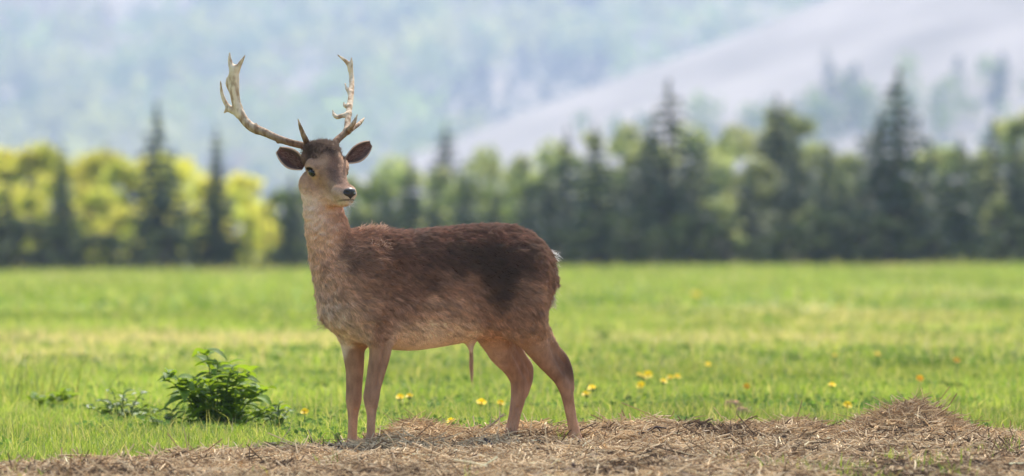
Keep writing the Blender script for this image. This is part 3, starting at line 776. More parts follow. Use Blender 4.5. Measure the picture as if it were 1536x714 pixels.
for px, py, hz, k in FLOWERS:
    x, y = ground_from_px(px, py, hz)
    o = empty('flower', (x, y, -0.01), random.uniform(0, 6))
    hd, cp, stm = (FLO if k == 1 else FL)
    sc = random.uniform(0.85, 1.2) * (1.5 if y > 40 else 1.0)
    a = link('flower_head', hd, o); a.location = (0, 0, hz + 0.01); a.rotation_euler = (random.uniform(0.2, 0.9) * (1), random.uniform(-0.4, 0.4), 0); a.scale = (sc,) * 3
    o.rotation_euler = (0, 0, random.uniform(-0.5, 0.5))
    b = link('calyx', cp, a)
    c = link('stem', stm, o); c.scale = (1, 1, hz + 0.006)
    lab, grp = FLAB[k]
    tag(o, lab, 'flower', grp)

# ------------------------------------------------------------------ leafy plants
def leaf_mesh(name, mat, teeth=7, width=0.27):
    """unit-length pointed leaf with a toothed edge, folded along its midrib and curving down"""
    n = teeth * 2 + 1
    V, Q = [], []
    for i in range(n):
        t = i / (n - 1)
        w = width * (math.sin(math.pi * t ** 0.72) ** 0.85) * (1.0 if i % 2 else 0.86) + 0.004
        z = 0.10 * math.sin(t * 2.6) - 0.28 * t * t
        V += [(t, -w, z + 0.28 * w), (t, -w * 0.45, z + 0.06 * w), (t, 0, z - 0.02), (t, w * 0.45, z + 0.06 * w), (t, w, z + 0.28 * w)]
        if i:
            b = (i - 1) * 5
            Q += [(b + j, b + j + 1, b + j + 6, b + j + 5) for j in range(4)]
    return mesh_np(name, V, np.array(Q), None, mat)
def leafy_plant(name, px, base_y, n_stems, height, spread, leaf_m, stem_mat, leaf_len, nodes, label, cat='plant', seed=1):
    r0 = random.Random(seed)
    root = empty(name, (x_at(px, base_y), base_y, -0.01))
    tag(root, label, cat)
    cnt = 0
    for i in range(n_stems):
        th = 2 * math.pi * i / n_stems * 2.4 + r0.uniform(-0.3, 0.3)
        rad = math.sqrt(r0.random())
        reach = spread * rad
        h = height * (1.0 - 0.60 * rad ** 2) * r0.uniform(0.55, 1.06)
        b = Vector((math.cos(th) * reach * 0.18, math.sin(th) * reach * 0.18, 0))
        tip = Vector((math.cos(th) * reach, math.sin(th) * reach, h))
        pts = []
        for k in range(7):
            t = k / 6
            q = b.lerp(tip, t); q.z = h * (1 - (1 - t) ** 1.7)
            pts.append(np.array(q))
        v, qd = tube(pts, np.linspace(0.0042, 0.0016, 7), 6)
        link('stem', mesh_np('stem', v, qd, None, stem_mat), root)
        pa = np.array(pts)
        for nd in range(nodes):
            t = 0.10 + 0.90 * (nd + 0.5) / nodes
            pos = np.array([np.interp(t * 6, range(7), pa[:, c]) for c in range(3)])
            for sd in (0, 1):
                o = link('leaf', leaf_m, root)
                o.location = pos
                az = th + nd * 1.57 + sd * math.pi + r0.uniform(-0.4, 0.4)
                o.rotation_euler = (r0.uniform(-0.35, 0.35), r0.uniform(-0.55, 0.25), az)
                L = leaf_len * r0.uniform(0.65, 1.15) * (1.0 - 0.35 * abs(t - 0.6))
                o.scale = (L, L, L)
                cnt += 1
    return root
LM, LW = leaf_mesh('leaf', M_bush), leaf_mesh('leaf', M_weed)
leafy_plant('leafy_plant', 326, 2.6, 25, 0.37, 0.32, LM, M_stem, 0.108, 6, 'dense dark green leafy plant with toothed leaves growing in the grass', 'plant', 4)
leafy_plant('leafy_plant', 184, 3.8, 13, 0.20, 0.19, LW, M_stem, 0.070, 4, 'low paler weed beside the dense leafy plant', 'plant', 9)
leafy_plant('leafy_plant', 236, 2.5, 7, 0.14, 0.12, LW, M_stem, 0.065, 3, 'small sparse weed at the foot of the dense leafy plant', 'plant', 12)
leafy_plant('leafy_plant', 415, 2.4, 6, 0.15, 0.09, LW, M_stem, 0.06, 3, 'small seedling on the deer side of the dense leafy plant', 'plant', 15)
def grass_tuft(px, y, n, h, spread, col, label, w=0.006):
    root = empty('grass_tuft', (x_at(px, y), y, -0.01))
    xy = RNG.normal(0, spread, (n, 2))
    v, q, c = blades(n, xy, np.zeros(n), h * RNG.uniform(0.5, 1.1, n), w * RNG.uniform(0.6, 1.2, n), np.array(col) * RNG.uniform(0.7, 1.3, (n, 1)), 0.6)
    link('blades', mesh_np('blades', v, q, c, M_grass), root)['kind'] = 'stuff'
    return tag(root, label, 'grass tuft')
leafy_plant('leafy_plant', 78, 6.2, 14, 0.17, 0.15, LM, M_stem, 0.075, 4, 'low dark weed with drooping leaves beside tall seeding grass', 'plant', 21)
grass_tuft(60, 7.5, 60, 0.36, 0.14, (0.16, 0.19, 0.05), 'tall thin seeding grass stems behind the low dark weed')
grass_tuft(1365, 16.0, 160, 0.16, 0.20, (0.06, 0.11, 0.02), 'dark green grass clump far out in the meadow before the spruces', 0.012)
grass_tuft(1100, 11.0, 150, 0.11, 0.2, (0.06, 0.11, 0.02), 'low dark clover clump beyond the earth clods', 0.010)

# ------------------------------------------------------------------ the deer
YAW = math.radians(25.0)
CB, SB = math.cos(YAW), math.sin(YAW)
X0 = (650.0 - 768.0) / S0
def P(px, py, v=0.0):
    """a point of the body: photo pixel plus its distance v off the deer's midline (right side positive)"""
    y = 0.0
    for _ in range(4):
        x = x_at(px, y)
        u = (X0 - x - v * SB) / CB
        y = -u * SB + v * CB
    return np.array([x, y, z_at(py, y)])
def uvw(p):
    dx, dy = p[..., 0] - X0, p[..., 1]
    return -dx * CB - dy * SB, -dx * SB + dy * CB, p[..., 2]
HA = math.radians(28.0)
CH, SH = math.cos(HA), math.sin(HA)
HY = -0.20
HX = x_at(484.0, HY)
def H(px, py, R=0.0):
    """a point of the head: pixel plus its distance R off the head's midline (its right side positive)"""
    y = HY
    for _ in range(4):
        x = x_at(px, y)
        F = (x - HX + R * CH) / SH
        y = HY - F * CH - R * SH
    return np.array([x, y, z_at(py, y)])
def HM(px, R):
    return px + 2 * R * CH * S0
def frw(p):
    dx, dy = p[..., 0] - HX, p[..., 1] - HY
    return dx * SH - dy * CH, -dx * CH - dy * SH, p[..., 2]
px_r = lambda r: r / S0

def smooth_interp(x, xs, ys):
    d = np.gradient(ys, xs)
    i = np.clip(np.searchsorted(xs, x) - 1, 0, len(xs) - 2)
    h = xs[i + 1] - xs[i]; t = np.clip((x - xs[i]) / h, 0, 1)
    return ((2 * t**3 - 3 * t**2 + 1) * ys[i] + (t**3 - 2 * t**2 + t) * h * d[i] + (-2 * t**3 + 3 * t**2) * ys[i + 1] + (t**3 - t**2) * h * d[i + 1])

class Field:
    """a distance field on a grid that limbs and masses are blended into, then meshed"""
    def __init__(self, lo, hi, h):
        self.lo, self.h = np.array(lo, float), h
        self.n = np.ceil((np.array(hi) - self.lo) / h).astype(int) + 1
        self.d = np.full(self.n, 0.2, np.float32)
    def box(self, lo, hi):
        a = np.clip(np.floor((np.asarray(lo) - self.lo) / self.h).astype(int), 0, self.n)
        b = np.clip(np.ceil((np.asarray(hi) - self.lo) / self.h).astype(int) + 1, 0, self.n)
        g = [self.lo[i] + self.h * np.arange(a[i], b[i]) for i in range(3)]
        return tuple(slice(a[i], b[i]) for i in range(3)), np.stack(np.meshgrid(*g, indexing='ij'), -1)
    def add(self, sl, dn, k, cut=False):
        a = self.d[sl]
        if cut:
            h = np.clip(0.5 - 0.5 * (dn + a) / k, 0, 1)
            self.d[sl] = a + (-dn - a) * h + k * h * (1 - h)
        else:
            h = np.clip(0.5 + 0.5 * (dn - a) / k, 0, 1)
            self.d[sl] = dn + (a - dn) * h - k * h * (1 - h)
    def cone(self, a, b, ra, rb, k=0.02, cut=False, flat=None):
        a, b = np.asarray(a, float), np.asarray(b, float)
        m = max(ra, rb) + k + 0.03
        sl, p = self.box(np.minimum(a, b) - m, np.maximum(a, b) + m)
        if p.size == 0: return
        ab = b - a
        t = np.clip(((p - a) @ ab) / max(ab @ ab, 1e-9), 0, 1)
        q = p - a - t[..., None] * ab
        if flat is not None:                       # flattened across one direction
            ax, f = flat
            c = q @ np.asarray(ax)
            q = q + (c * (1 / f - 1))[..., None] * np.asarray(ax)
        r = ra + (rb - ra) * t
        d = np.linalg.norm(q, axis=-1) - r
        if flat is not None: d = d * 0.8
        self.add(sl, d.astype(np.float32), k, cut)
    def chain(self, pts, k=0.02):
        """a limb along a smooth curve through the points, blended in once"""
        C = np.array([p for p, r in pts], float); r = np.array([q for p, q in pts], float)
        s = np.concatenate([[0], np.cumsum(np.linalg.norm(np.diff(C, axis=0), axis=1))])
        t = np.unique(np.concatenate([s, np.linspace(0, s[-1], 3 * len(s))]))
        if len(s) > 2:
            C2 = np.stack([smooth_interp(t, s, C[:, i]) for i in range(3)], 1)
        else:
            C2 = np.stack([np.interp(t, s, C[:, i]) for i in range(3)], 1)
        r2 = np.interp(t, s, r)
        r2 = np.concatenate([r2[:1], (r2[:-2] + 2 * r2[1:-1] + r2[2:]) / 4, r2[-1:]])
        m = r.max() + k + 0.03
        sl, p = self.box(C2.min(0) - m, C2.max(0) + m)
        if p.size == 0: return
        d = np.full(p.shape[:3], 0.2, np.float32)
        for a, b, ra, rb in zip(C2[:-1], C2[1:], r2[:-1], r2[1:]):
            mm = max(ra, rb) + k + 0.03
            i0 = np.clip(np.floor((np.minimum(a, b) - mm - p[0, 0, 0]) / self.h).astype(int), 0, d.shape)
            i1 = np.clip(np.ceil((np.maximum(a, b) + mm - p[0, 0, 0]) / self.h).astype(int) + 1, 0, d.shape)
            q = tuple(slice(x, y) for x, y in zip(i0, i1))
            pp = p[q]
            ab = b - a
            tt = np.clip(((pp - a) @ ab) / max(ab @ ab, 1e-9), 0, 1)
            d[q] = np.minimum(d[q], np.linalg.norm(pp - a - tt[..., None] * ab, axis=-1) - (ra + (rb - ra) * tt))
        self.add(sl, d, k)
    def ell(self, c, axes, rad, k=0.02, cut=False):
        c, rad = np.asarray(c, float), np.asarray(rad, float)
        m = rad.max() + k + 0.03
        sl, p = self.box(c - m, c + m)
        if p.size == 0: return
        q = (p - c) @ np.asarray(axes).T
        k0 = np.linalg.norm(q / rad, axis=-1)
        k1 = np.linalg.norm(q / rad ** 2, axis=-1)
        self.add(sl, (k0 * (k0 - 1) / np.maximum(k1, 1e-6)).astype(np.float32), k, cut)
    def mesh(self, smooth_it=2):
        d, h = self.d, self.h
        s = d < 0
        c = np.zeros(np.array(s.shape) - 1, np.int8)
        for i in (0, 1):
            for j in (0, 1):
                for k in (0, 1):
                    c += s[i:s.shape[0] - 1 + i, j:s.shape[1] - 1 + j, k:s.shape[2] - 1 + k]
        act = (c > 0) & (c < 8)
        idx = np.argwhere(act)
        imap = np.full(act.shape, -1, np.int32)
        imap[act] = np.arange(len(idx))
        acc = np.zeros((len(idx), 3)); cnt = np.zeros(len(idx))
        for ax in range(3):
            o = [a for a in range(3) if a != ax]
            for i in (0, 1):
                for j in (0, 1):
                    p0 = idx.copy(); p0[:, o[0]] += i; p0[:, o[1]] += j
                    p1 = p0.copy(); p1[:, ax] += 1
                    a, b = d[tuple(p0.T)], d[tuple(p1.T)]
                    m = (a < 0) != (b < 0)
                    t = np.where(m, a / np.where(m, a - b, 1), 0)
                    q = p0.astype(float); q[:, ax] += t
                    acc[m] += q[m]; cnt[m] += 1
        V = self.lo + h * acc / cnt[:, None]
        quads = []
        for ax in range(3):
            o = [(ax + 1) % 3, (ax + 2) % 3]
            sl0 = [slice(1, -1)] * 3; sl1 = [slice(1, -1)] * 3
            sl0[ax] = slice(0, -1); sl1[ax] = slice(1, None)
            a, b = s[tuple(sl0)], s[tuple(sl1)]
            for flip, msk in ((False, a & ~b), (True, ~a & b)):
                e = np.argwhere(msk)
                off = np.array([1, 1, 1]); off[ax] = 0
                e = e + off
                f = []
                for (i, j) in ((-1, -1), (0, -1), (0, 0), (-1, 0)):
                    q = e.copy(); q[:, o[0]] += i; q[:, o[1]] += j
                    f.append(imap[tuple(q.T)])
                f = np.stack(f, 1)
                quads.append(f[:, ::-1] if flip else f)
        Q = np.concatenate(quads)
        Q = Q[(Q >= 0).all(1)]
        for _ in range(smooth_it):
            acc = np.zeros_like(V); cnt = np.zeros(len(V))
            for i in range(4):
                np.add.at(acc, Q[:, i], V[Q[:, (i + 1) % 4]] + V[Q[:, (i + 3) % 4]])
                np.add.at(cnt, Q[:, i], 2)
            V = V * 0.5 + 0.5 * acc / np.maximum(cnt, 1)[:, None]
        return V, Q

def vert_normals(V, Q):
    fn = np.cross(V[Q[:, 2]] - V[Q[:, 0]], V[Q[:, 3]] - V[Q[:, 1]])
    n = np.zeros_like(V)
    for i in range(4):
        np.add.at(n, Q[:, i], fn)
    return norm(n)

UP = np.array([0, 0, 1.0]); FWD = np.array([-CB, -SB, 0]); RGT = np.array([-SB, CB, 0])
HF = np.array([SH, -CH, 0]); HR = np.array([-CH, -SH, 0])
body = Field((x_at(425, 0), -0.56, -0.05), (x_at(895, 0), 0.42, 1.27), 0.004)

# trunk: elliptical sections along the spine
ST = np.array([  # px on the midline, top row, bottom row, half width (m)
    (832, 405, 418, 0.010), (825, 385, 440, 0.045), (814, 367, 470, 0.075), (797, 351, 490, 0.102), (775, 341, 502, 0.120), (750, 337, 506, 0.130),
    (718, 338, 509, 0.137), (688, 340, 515, 0.147), (650, 344, 522, 0.158), (612, 347, 526, 0.162), (578, 348, 523, 0.155),
    (548, 351, 516, 0.138), (522, 366, 506, 0.118), (504, 392, 490, 0.090), (492, 420, 478, 0.058), (484, 440, 464, 0.012)])
su, st, sb = [], [], []
for px, t, b, hw in ST:
    a, c = P(px, t), P(px, b)
    su.append(uvw(a)[0]); st.append(a[2]); sb.append(c[2])
su, st, sb = map(np.array, (su, st, sb)); sw = ST[:, 3]
sl, p = body.box(body.lo + (0, 0, 0.35), body.lo + body.n * body.h)
u, v, w = uvw(p)
uf = np.linspace(su[0], su[-1], 400)
T_, B_, W_ = (smooth_interp(uf, su, a) for a in (st, sb, sw))
ti = lambda A: np.interp(u, uf, A)
hh = np.maximum((ti(T_) - ti(B_)) / 2, 0.006); hw = np.maximum(ti(W_), 0.006); wc = (ti(T_) + ti(B_)) / 2
q = ((np.abs(v) / hw) ** 2.2 + (np.abs(w - wc) / hh) ** 2.2) ** (1 / 2.2)
dt = (q - 1) * np.minimum(hw, hh)
over = np.maximum(np.maximum(su.min() - u, u - su.max()), 0)
dt = np.where(over > 0, np.hypot(np.maximum(dt, 0), over), dt)
body.add(sl, np.clip(dt, -0.2, 0.2).astype(np.float32), 0.001)
del p, u, v, w, q, dt, over, hh, hw, wc

def chain_px(rows, k=0.022):
    body.chain([(P(a, b, c), px_r(r)) for a, b, c, r in rows], k)
# neck
chain_px([(530, 440, 0.0, 48), (512, 408, 0.0, 41), (498, 372, 0.0, 35), (489.5, 340, 0.0, 32), (484, 312, 0.0, 28.5), (478, 286, 0.0, 24)], 0.05)
body.ell(P(548, 375, 0), (FWD, RGT, UP), (0.13, 0.07, 0.075), 0.05)
# near foreleg, far foreleg
chain_px([(545, 410, -0.085, 38), (560, 460, -0.095, 33), (570, 495, -0.092, 23)], 0.06)
chain_px([(570, 495, -0.092, 22), (571, 520, -0.09, 17), (564, 560, -0.088, 13.4), (559, 583, -0.086, 12.0), (557, 597, -0.086, 12.4), (557, 609, -0.086, 9.4), (557, 622, -0.086, 6.8), (556, 650, -0.086, 6.3), (555, 668, -0.086, 9.6), (554, 688, -0.086, 8.2)], 0.018)
chain_px([(514, 430, 0.07, 33), (522, 472, 0.078, 28), (530, 500, 0.08, 21)], 0.06)
chain_px([(530, 500, 0.08, 21.5), (530, 522, 0.08, 17.5), (532, 557, 0.08, 13.4), (531, 584, 0.08, 12.0), (530.5, 600, 0.08, 12.2), (530, 612, 0.08, 9.6), (529.5, 626, 0.08, 7.4), (528.5, 652, 0.08, 7.0), (528, 668, 0.08, 9.4), (527, 686, 0.08, 8.4)], 0.018)
body.ell(P(508, 462, 0.02), (FWD, RGT, UP), (0.046, 0.076, 0.070), 0.05)          # brisket
# near hind leg
chain_px([(782, 405, -0.06, 38), (781, 455, -0.09, 38), (791, 490, -0.098, 29)], 0.06)
chain_px([(792, 490, -0.098, 28), (805, 518, -0.098, 19.5), (822, 545, -0.096, 13.5), (840, 568, -0.095, 10.4), (849, 585, -0.094, 10.4), (853, 604, -0.093, 8.6), (858, 630, -0.092, 7.8), (863, 654, -0.091, 9.0), (867, 670, -0.09, 11.2), (868, 688, -0.09, 11.5)], 0.018)
chain_px([(814, 500, -0.092, 13), (833, 524, -0.09, 8.0), (847.5, 540, -0.09, 6.4), (852.5, 555, -0.092, 6.8), (855, 582, -0.094, 7.0)], 0.012)
# far hind leg
chain_px([(760, 420, 0.06, 40), (748, 465, 0.085, 40), (744, 500, 0.09, 28)], 0.05)
chain_px([(744, 500, 0.09, 27), (752, 527, 0.09, 20.5), (769, 552, 0.09, 14.5), (777, 570, 0.09, 12.2), (778, 590, 0.09, 12), (773, 618, 0.09, 9.4), (768, 642, 0.09, 9.2), (762, 664, 0.09, 10.5), (760, 686, 0.09, 11.5)], 0.018)
chain_px([(764, 508, 0.092, 12), (782, 535, 0.094, 8), (794.5, 553, 0.094, 5.8), (794, 566, 0.092, 6.2), (786, 590, 0.09, 7)], 0.012)
for a_, b_, r_ in (((604, 405, -0.205), (592, 505, -0.195), 0.045), ((728, 430, -0.188), (748, 500, -0.180), 0.045)):   # hollows behind the shoulder and before the haunch
    body.cone(P(*a_), P(*b_), r_, r_, 0.05, cut=True)
body.cone(P(705, 510, 0.0), P(707, 530, 0.0), px_r(8), px_r(2.2), 0.02)           # sheath
body.cone(P(818, 388, 0), P(829, 424, 0), px_r(9), px_r(6), 0.02)                  # tail root

for a_, b_ in (((818, 524, -0.092), (846, 562, -0.092)), ((768, 530, 0.092), (789, 566, 0.092))):      # skin between shin and tendon
    body.cone(P(*a_), P(*b_), px_r(11), px_r(7.5), 0.008)
for a_, b_, r_ in (((562.5, 612, -0.112), (560, 656, -0.108), 2.6), ((580, 512, -0.136), (568, 578, -0.122), 4.0), ((829, 522, -0.128), (845, 556, -0.120), 4.5), ((857, 606, -0.118), (862, 648, -0.114), 2.8),
                   ((524, 520, 0.032), (528, 585, 0.046), 3.5), ((534, 616, 0.056), (532, 656, 0.058), 2.4), ((772, 530, 0.045), (788, 562, 0.06), 4.5), ((776, 612, 0.064), (768, 650, 0.066), 2.8)):
    body.cone(P(*a_), P(*b_), px_r(r_), px_r(r_), 0.008, cut=True)          # hollows between bone and tendon
# head
def hchain(rows, k=0.02):
    body.chain([(H(a, b, c), px_r(r)) for a, b, c, r in rows], k)
hchain([(485, 243, 0, 22.5), (493, 254, 0, 24)], 0.03)
hchain([(496, 262, 0, 22), (506, 276, 0, 15.5), (515, 287, 0, 12.5), (521, 291.5, 0, 11.2)], 0.025)
hchain([(479, 284, 0, 23), (498, 294, 0, 15), (512, 300, 0, 9.8), (520, 301, 0, 7.2)], 0.03)
for sgn in (1, -1):
    m = lambda x, R: x if sgn > 0 else HM(x, R)
    body.cone(H(m(468, 0.04), 275, 0.04 * sgn), H(m(473, 0.035), 290, 0.035 * sgn), px_r(19), px_r(16), 0.03)
    body.cone(H(m(470, 0.062), 249, 0.062 * sgn), H(m(474, 0.058), 253, 0.058 * sgn), px_r(12.5), px_r(11.5), 0.02)   # brow over the eye
    body.cone(H(m(463, 0.05), 236, 0.05 * sgn), H(m(466, 0.05), 224, 0.045 * sgn), px_r(12), px_r(9.5), 0.02)       # base of ear and antler
    body.cone(H(m(505.5, 0.030), 287, 0.030 * sgn), H(m(511, 0.024), 290, 0.024 * sgn), px_r(8.5), px_r(8), 0.012)      # flews at the nostrils
    eye_c = H(m(465.5, 0.082), 258, 0.082 * sgn)
    body.ell(eye_c, (HF * 0.95 - UP * 0.31, HR, UP * 0.95 + HF * 0.31), (0.026, 0.011, 0.016), 0.008, cut=True)
body.cone(H(484, 228, 0.0), H(493, 236, 0.0), px_r(17), px_r(17), 0.03)

BV, BQ = body.mesh(3)
BN = vert_normals(BV, BQ)
_u, _v, _w = uvw(BV); _F, _R, _ = frw(BV)
_k = sstep(0.40, 0.55, _w) * (1 - sstep(1.02, 1.075, _w + 0.25 * _F))            # uneven moulting coat, not on legs and face
BV = BV + BN * (_k * (0.0045 * fbm(BV, 22, 14) + 0.003 * noise(BV, 60, 15)))[:, None]
BN = vert_normals(BV, BQ)
del body

# coat: the animal's own colours, with the hock hollow's shade painted in, given at points of its side and of its head
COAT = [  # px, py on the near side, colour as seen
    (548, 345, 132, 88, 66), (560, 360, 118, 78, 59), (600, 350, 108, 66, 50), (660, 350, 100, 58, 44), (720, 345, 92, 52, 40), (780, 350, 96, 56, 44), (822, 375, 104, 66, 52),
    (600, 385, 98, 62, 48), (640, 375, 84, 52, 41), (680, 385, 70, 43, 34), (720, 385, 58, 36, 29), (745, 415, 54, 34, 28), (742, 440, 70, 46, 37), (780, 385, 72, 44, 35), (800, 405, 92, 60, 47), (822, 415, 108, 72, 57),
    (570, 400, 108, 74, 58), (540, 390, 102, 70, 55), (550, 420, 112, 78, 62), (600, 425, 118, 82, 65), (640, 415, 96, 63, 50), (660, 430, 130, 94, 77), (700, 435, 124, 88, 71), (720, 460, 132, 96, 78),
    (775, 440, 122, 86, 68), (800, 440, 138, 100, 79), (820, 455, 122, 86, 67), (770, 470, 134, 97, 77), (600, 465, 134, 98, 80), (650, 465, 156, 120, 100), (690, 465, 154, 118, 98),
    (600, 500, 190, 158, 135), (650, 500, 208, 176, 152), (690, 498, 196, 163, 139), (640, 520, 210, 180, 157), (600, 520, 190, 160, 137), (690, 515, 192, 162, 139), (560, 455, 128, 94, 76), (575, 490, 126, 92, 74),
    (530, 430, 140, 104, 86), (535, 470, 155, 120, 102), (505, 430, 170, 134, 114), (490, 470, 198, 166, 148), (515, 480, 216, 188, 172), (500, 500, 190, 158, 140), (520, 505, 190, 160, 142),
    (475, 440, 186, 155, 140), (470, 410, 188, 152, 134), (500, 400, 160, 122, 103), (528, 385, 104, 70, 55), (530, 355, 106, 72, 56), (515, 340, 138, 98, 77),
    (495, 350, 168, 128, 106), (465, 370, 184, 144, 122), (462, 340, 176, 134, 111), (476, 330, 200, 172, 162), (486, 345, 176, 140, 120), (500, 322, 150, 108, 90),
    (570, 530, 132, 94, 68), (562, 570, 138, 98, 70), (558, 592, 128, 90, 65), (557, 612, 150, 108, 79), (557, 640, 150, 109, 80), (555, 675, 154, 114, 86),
    (795, 500, 132, 95, 70), (820, 540, 130, 92, 67), (838, 545, 98, 66, 48), (851, 550, 92, 62, 46), (845, 585, 136, 97, 71), (855, 630, 148, 108, 80), (866, 672, 158, 120, 92),  # the dark pair at the hock paints shade into its hollow
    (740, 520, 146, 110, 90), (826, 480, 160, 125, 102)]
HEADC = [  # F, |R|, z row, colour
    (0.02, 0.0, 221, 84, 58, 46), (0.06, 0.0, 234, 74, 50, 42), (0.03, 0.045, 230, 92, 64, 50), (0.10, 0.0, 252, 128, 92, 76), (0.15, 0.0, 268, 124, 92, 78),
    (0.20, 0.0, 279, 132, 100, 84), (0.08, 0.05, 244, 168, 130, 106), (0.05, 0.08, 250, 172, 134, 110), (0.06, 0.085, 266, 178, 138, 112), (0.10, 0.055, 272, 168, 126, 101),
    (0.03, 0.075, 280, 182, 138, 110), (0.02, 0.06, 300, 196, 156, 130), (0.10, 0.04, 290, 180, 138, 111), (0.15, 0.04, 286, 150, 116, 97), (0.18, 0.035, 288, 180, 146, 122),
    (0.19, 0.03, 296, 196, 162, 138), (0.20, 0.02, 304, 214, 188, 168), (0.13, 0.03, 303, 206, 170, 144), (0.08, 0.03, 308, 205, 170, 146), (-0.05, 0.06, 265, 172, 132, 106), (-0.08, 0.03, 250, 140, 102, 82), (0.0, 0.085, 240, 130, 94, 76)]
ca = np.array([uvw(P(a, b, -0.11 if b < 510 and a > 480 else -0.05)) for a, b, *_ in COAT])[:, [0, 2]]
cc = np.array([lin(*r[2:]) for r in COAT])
ha = np.array([(a, b, z_at(c, -0.28)) for a, b, c, *_ in HEADC])
hc = np.array([lin(*r[3:]) for r in HEADC])
def is_head(p):
    F, R, w = frw(p)
    return sstep(1.02, 1.075, w + 0.25 * F)
def coat(p):
    q = p + 0.018 * np.stack([noise(p, 28, 5), noise(p, 28, 6), noise(p, 28, 7)], 1)
    u, v, w = uvw(q)
    def idw(x, pts, vals, sig):
        o = np.zeros((len(x), 3))
        for i in range(0, len(x), 20000):
            d2 = ((x[i:i + 20000, None, :] - pts[None]) ** 2).sum(-1)
            g = np.exp(-d2 / (2 * sig * sig)) + 1e-5 / (d2 + 1e-4) ** 1.5 * 1e-3
            o[i:i + 20000] = (g @ vals) / g.sum(1, keepdims=True)
        return o
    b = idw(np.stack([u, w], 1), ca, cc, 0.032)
    F, R, w2 = frw(p)
    h = idw(np.stack([F, np.abs(R), w2], 1), ha, hc, 0.020)
    k = is_head(p)[:, None]
    c = b * (1 - k) + h * k
    c = c * (1 + 0.16 * noise(p, 90, 9) * (1 - 0.6 * k[:, 0]) * sstep(0.36, 0.5, p[:, 2]) + 0.10 * noise(p * (1, 1, 1), 35, 10))[:, None]
    # dark rims of the eyes, tear line, mouth line
    for sgn in (1, -1):
        m = 465.5 if sgn > 0 else HM(465.5, 0.082)
        e = H(m, 258, 0.082 * sgn)
        d = np.linalg.norm((p - e) * (1, 1, 1.25), axis=1)
        c = c * (1 + 0.25 * (1 - sstep(0.030, 0.048, d)))[:, None]
        c = c * (1 - 0.90 * (1 - sstep(0.024, 0.031, d)))[:, None]
        m2 = 475 if sgn > 0 else HM(475, 0.062)
        d = seg_d(p, H(m if sgn < 0 else 471, 261, 0.075 * sgn), H(m2 + 2.5, 268.5, 0.066 * sgn))
        c = c * (1 - 0.62 * (1 - sstep(0.003, 0.009, d)))[:, None]
    mo = np.abs(w2 - (z_at(301.6, -0.33) + 0.10 * (F - 0.2)))
    c = c * (1 - 0.8 * (1 - sstep(0.0015, 0.006, mo)) * sstep(0.13, 0.16, F) * k[:, 0])[:, None]
    c = c * 0.82 + 0.18 * (c @ np.array([0.30, 0.55, 0.15]))[:, None]
    lum = np.maximum(c @ np.array([0.30, 0.55, 0.15]), 1e-4)
    c = c * (np.minimum(lum / 0.20, 1.15) ** 0.26)[:, None] * (1.0, 0.96, 0.86) * (1 - k * (0.36, 0.385, 0.41))
    bodyk = (sstep(0.34, 0.50, p[:, 2]) * (1 - k[:, 0]))[:, None]
    c = c * (1.50 * (1 - bodyk) + 1.85 * bodyk * np.array([1.0, 0.985, 0.92]))
    lum = np.maximum(c @ np.array([0.30, 0.55, 0.15]), 1e-4)
    c = c / (1 + 1.0 * np.maximum(lum - 0.26, 0))[:, None]
    c = c * (1 + (1 - sstep(0.34, 0.46, p[:, 2])) * (0.22 * noise(p * (1, 1, 0.22), 95, 17) + 0.14 * noise(p * (1, 1, 0.4), 30, 18)))[:, None]
    return np.clip(c, 0.004, 0.75)
def seg_d(p, a, b):
    ab = b - a
    t = np.clip(((p - a) @ ab) / (ab @ ab), 0, 1)
    return np.linalg.norm(p - a - t[:, None] * ab, axis=1)

deer = empty('deer', (X0, 0, 0))
tag(deer, 'brown fallow buck with pale antlers standing on straw, head turned back', 'deer')
def dpart(name, data, parent=None):
    o = link(name, data, parent or deer)
    if parent is None:
        o.matrix_parent_inverse = Matrix.Translation((-X0, 0, 0))
    return o
bcol = coat(BV)
d_body = dpart('body', mesh_np('body', BV, BQ, bcol, M_coat))

# ------------------------------------------------------------------ antlers, ears, eyes, nose, hooves
m, nt, out = new_mat('antler_bone')
N_, L_ = nt.nodes, nt.links
tc = N_.new('ShaderNodeTexCoord')
mp = N_.new('ShaderNodeMapping'); mp.inputs['Scale'].default_value = (60, 60, 22)
no = N_.new('ShaderNodeTexNoise'); no.inputs['Scale'].default_value = 1.0; no.inputs['Detail'].default_value = 8
L_.new(tc.outputs['Object'], mp.inputs[0]); L_.new(mp.outputs[0], no.inputs['Vector'])
cr = N_.new('ShaderNodeValToRGB')
cr.color_ramp.elements[0].position = 0.36; cr.color_ramp.elements[0].color = (0.42, 0.30, 0.21, 1)
cr.color_ramp.elements[1].position = 0.56; cr.color_ramp.elements[1].color = (1, 1, 1, 1)
L_.new(no.outputs['Fac'], cr.inputs[0])
mx = N_.new('ShaderNodeMixRGB'); mx.blend_type = 'MULTIPLY'; mx.inputs[0].default_value = 0.85
L_.new(col_attr(nt), mx.inputs[1]); L_.new(cr.outputs[0], mx.inputs[2])
pb = N_.new('ShaderNodeBsdfPrincipled'); pb.inputs['Roughness'].default_value = 0.8; pb.inputs['Specular IOR Level'].default_value = 0.2
L_.new(mx.outputs[0], pb.inputs['Base Color'])
bp = N_.new('ShaderNodeBump'); bp.inputs['Strength'].default_value = 0.7; bp.inputs['Distance'].default_value = 0.004
L_.new(no.outputs['Fac'], bp.inputs['Height']); L_.new(bp.outputs[0], pb.inputs['Normal'])
L_.new(pb.outputs[0], out.inputs['Surface'])
M_antler = m

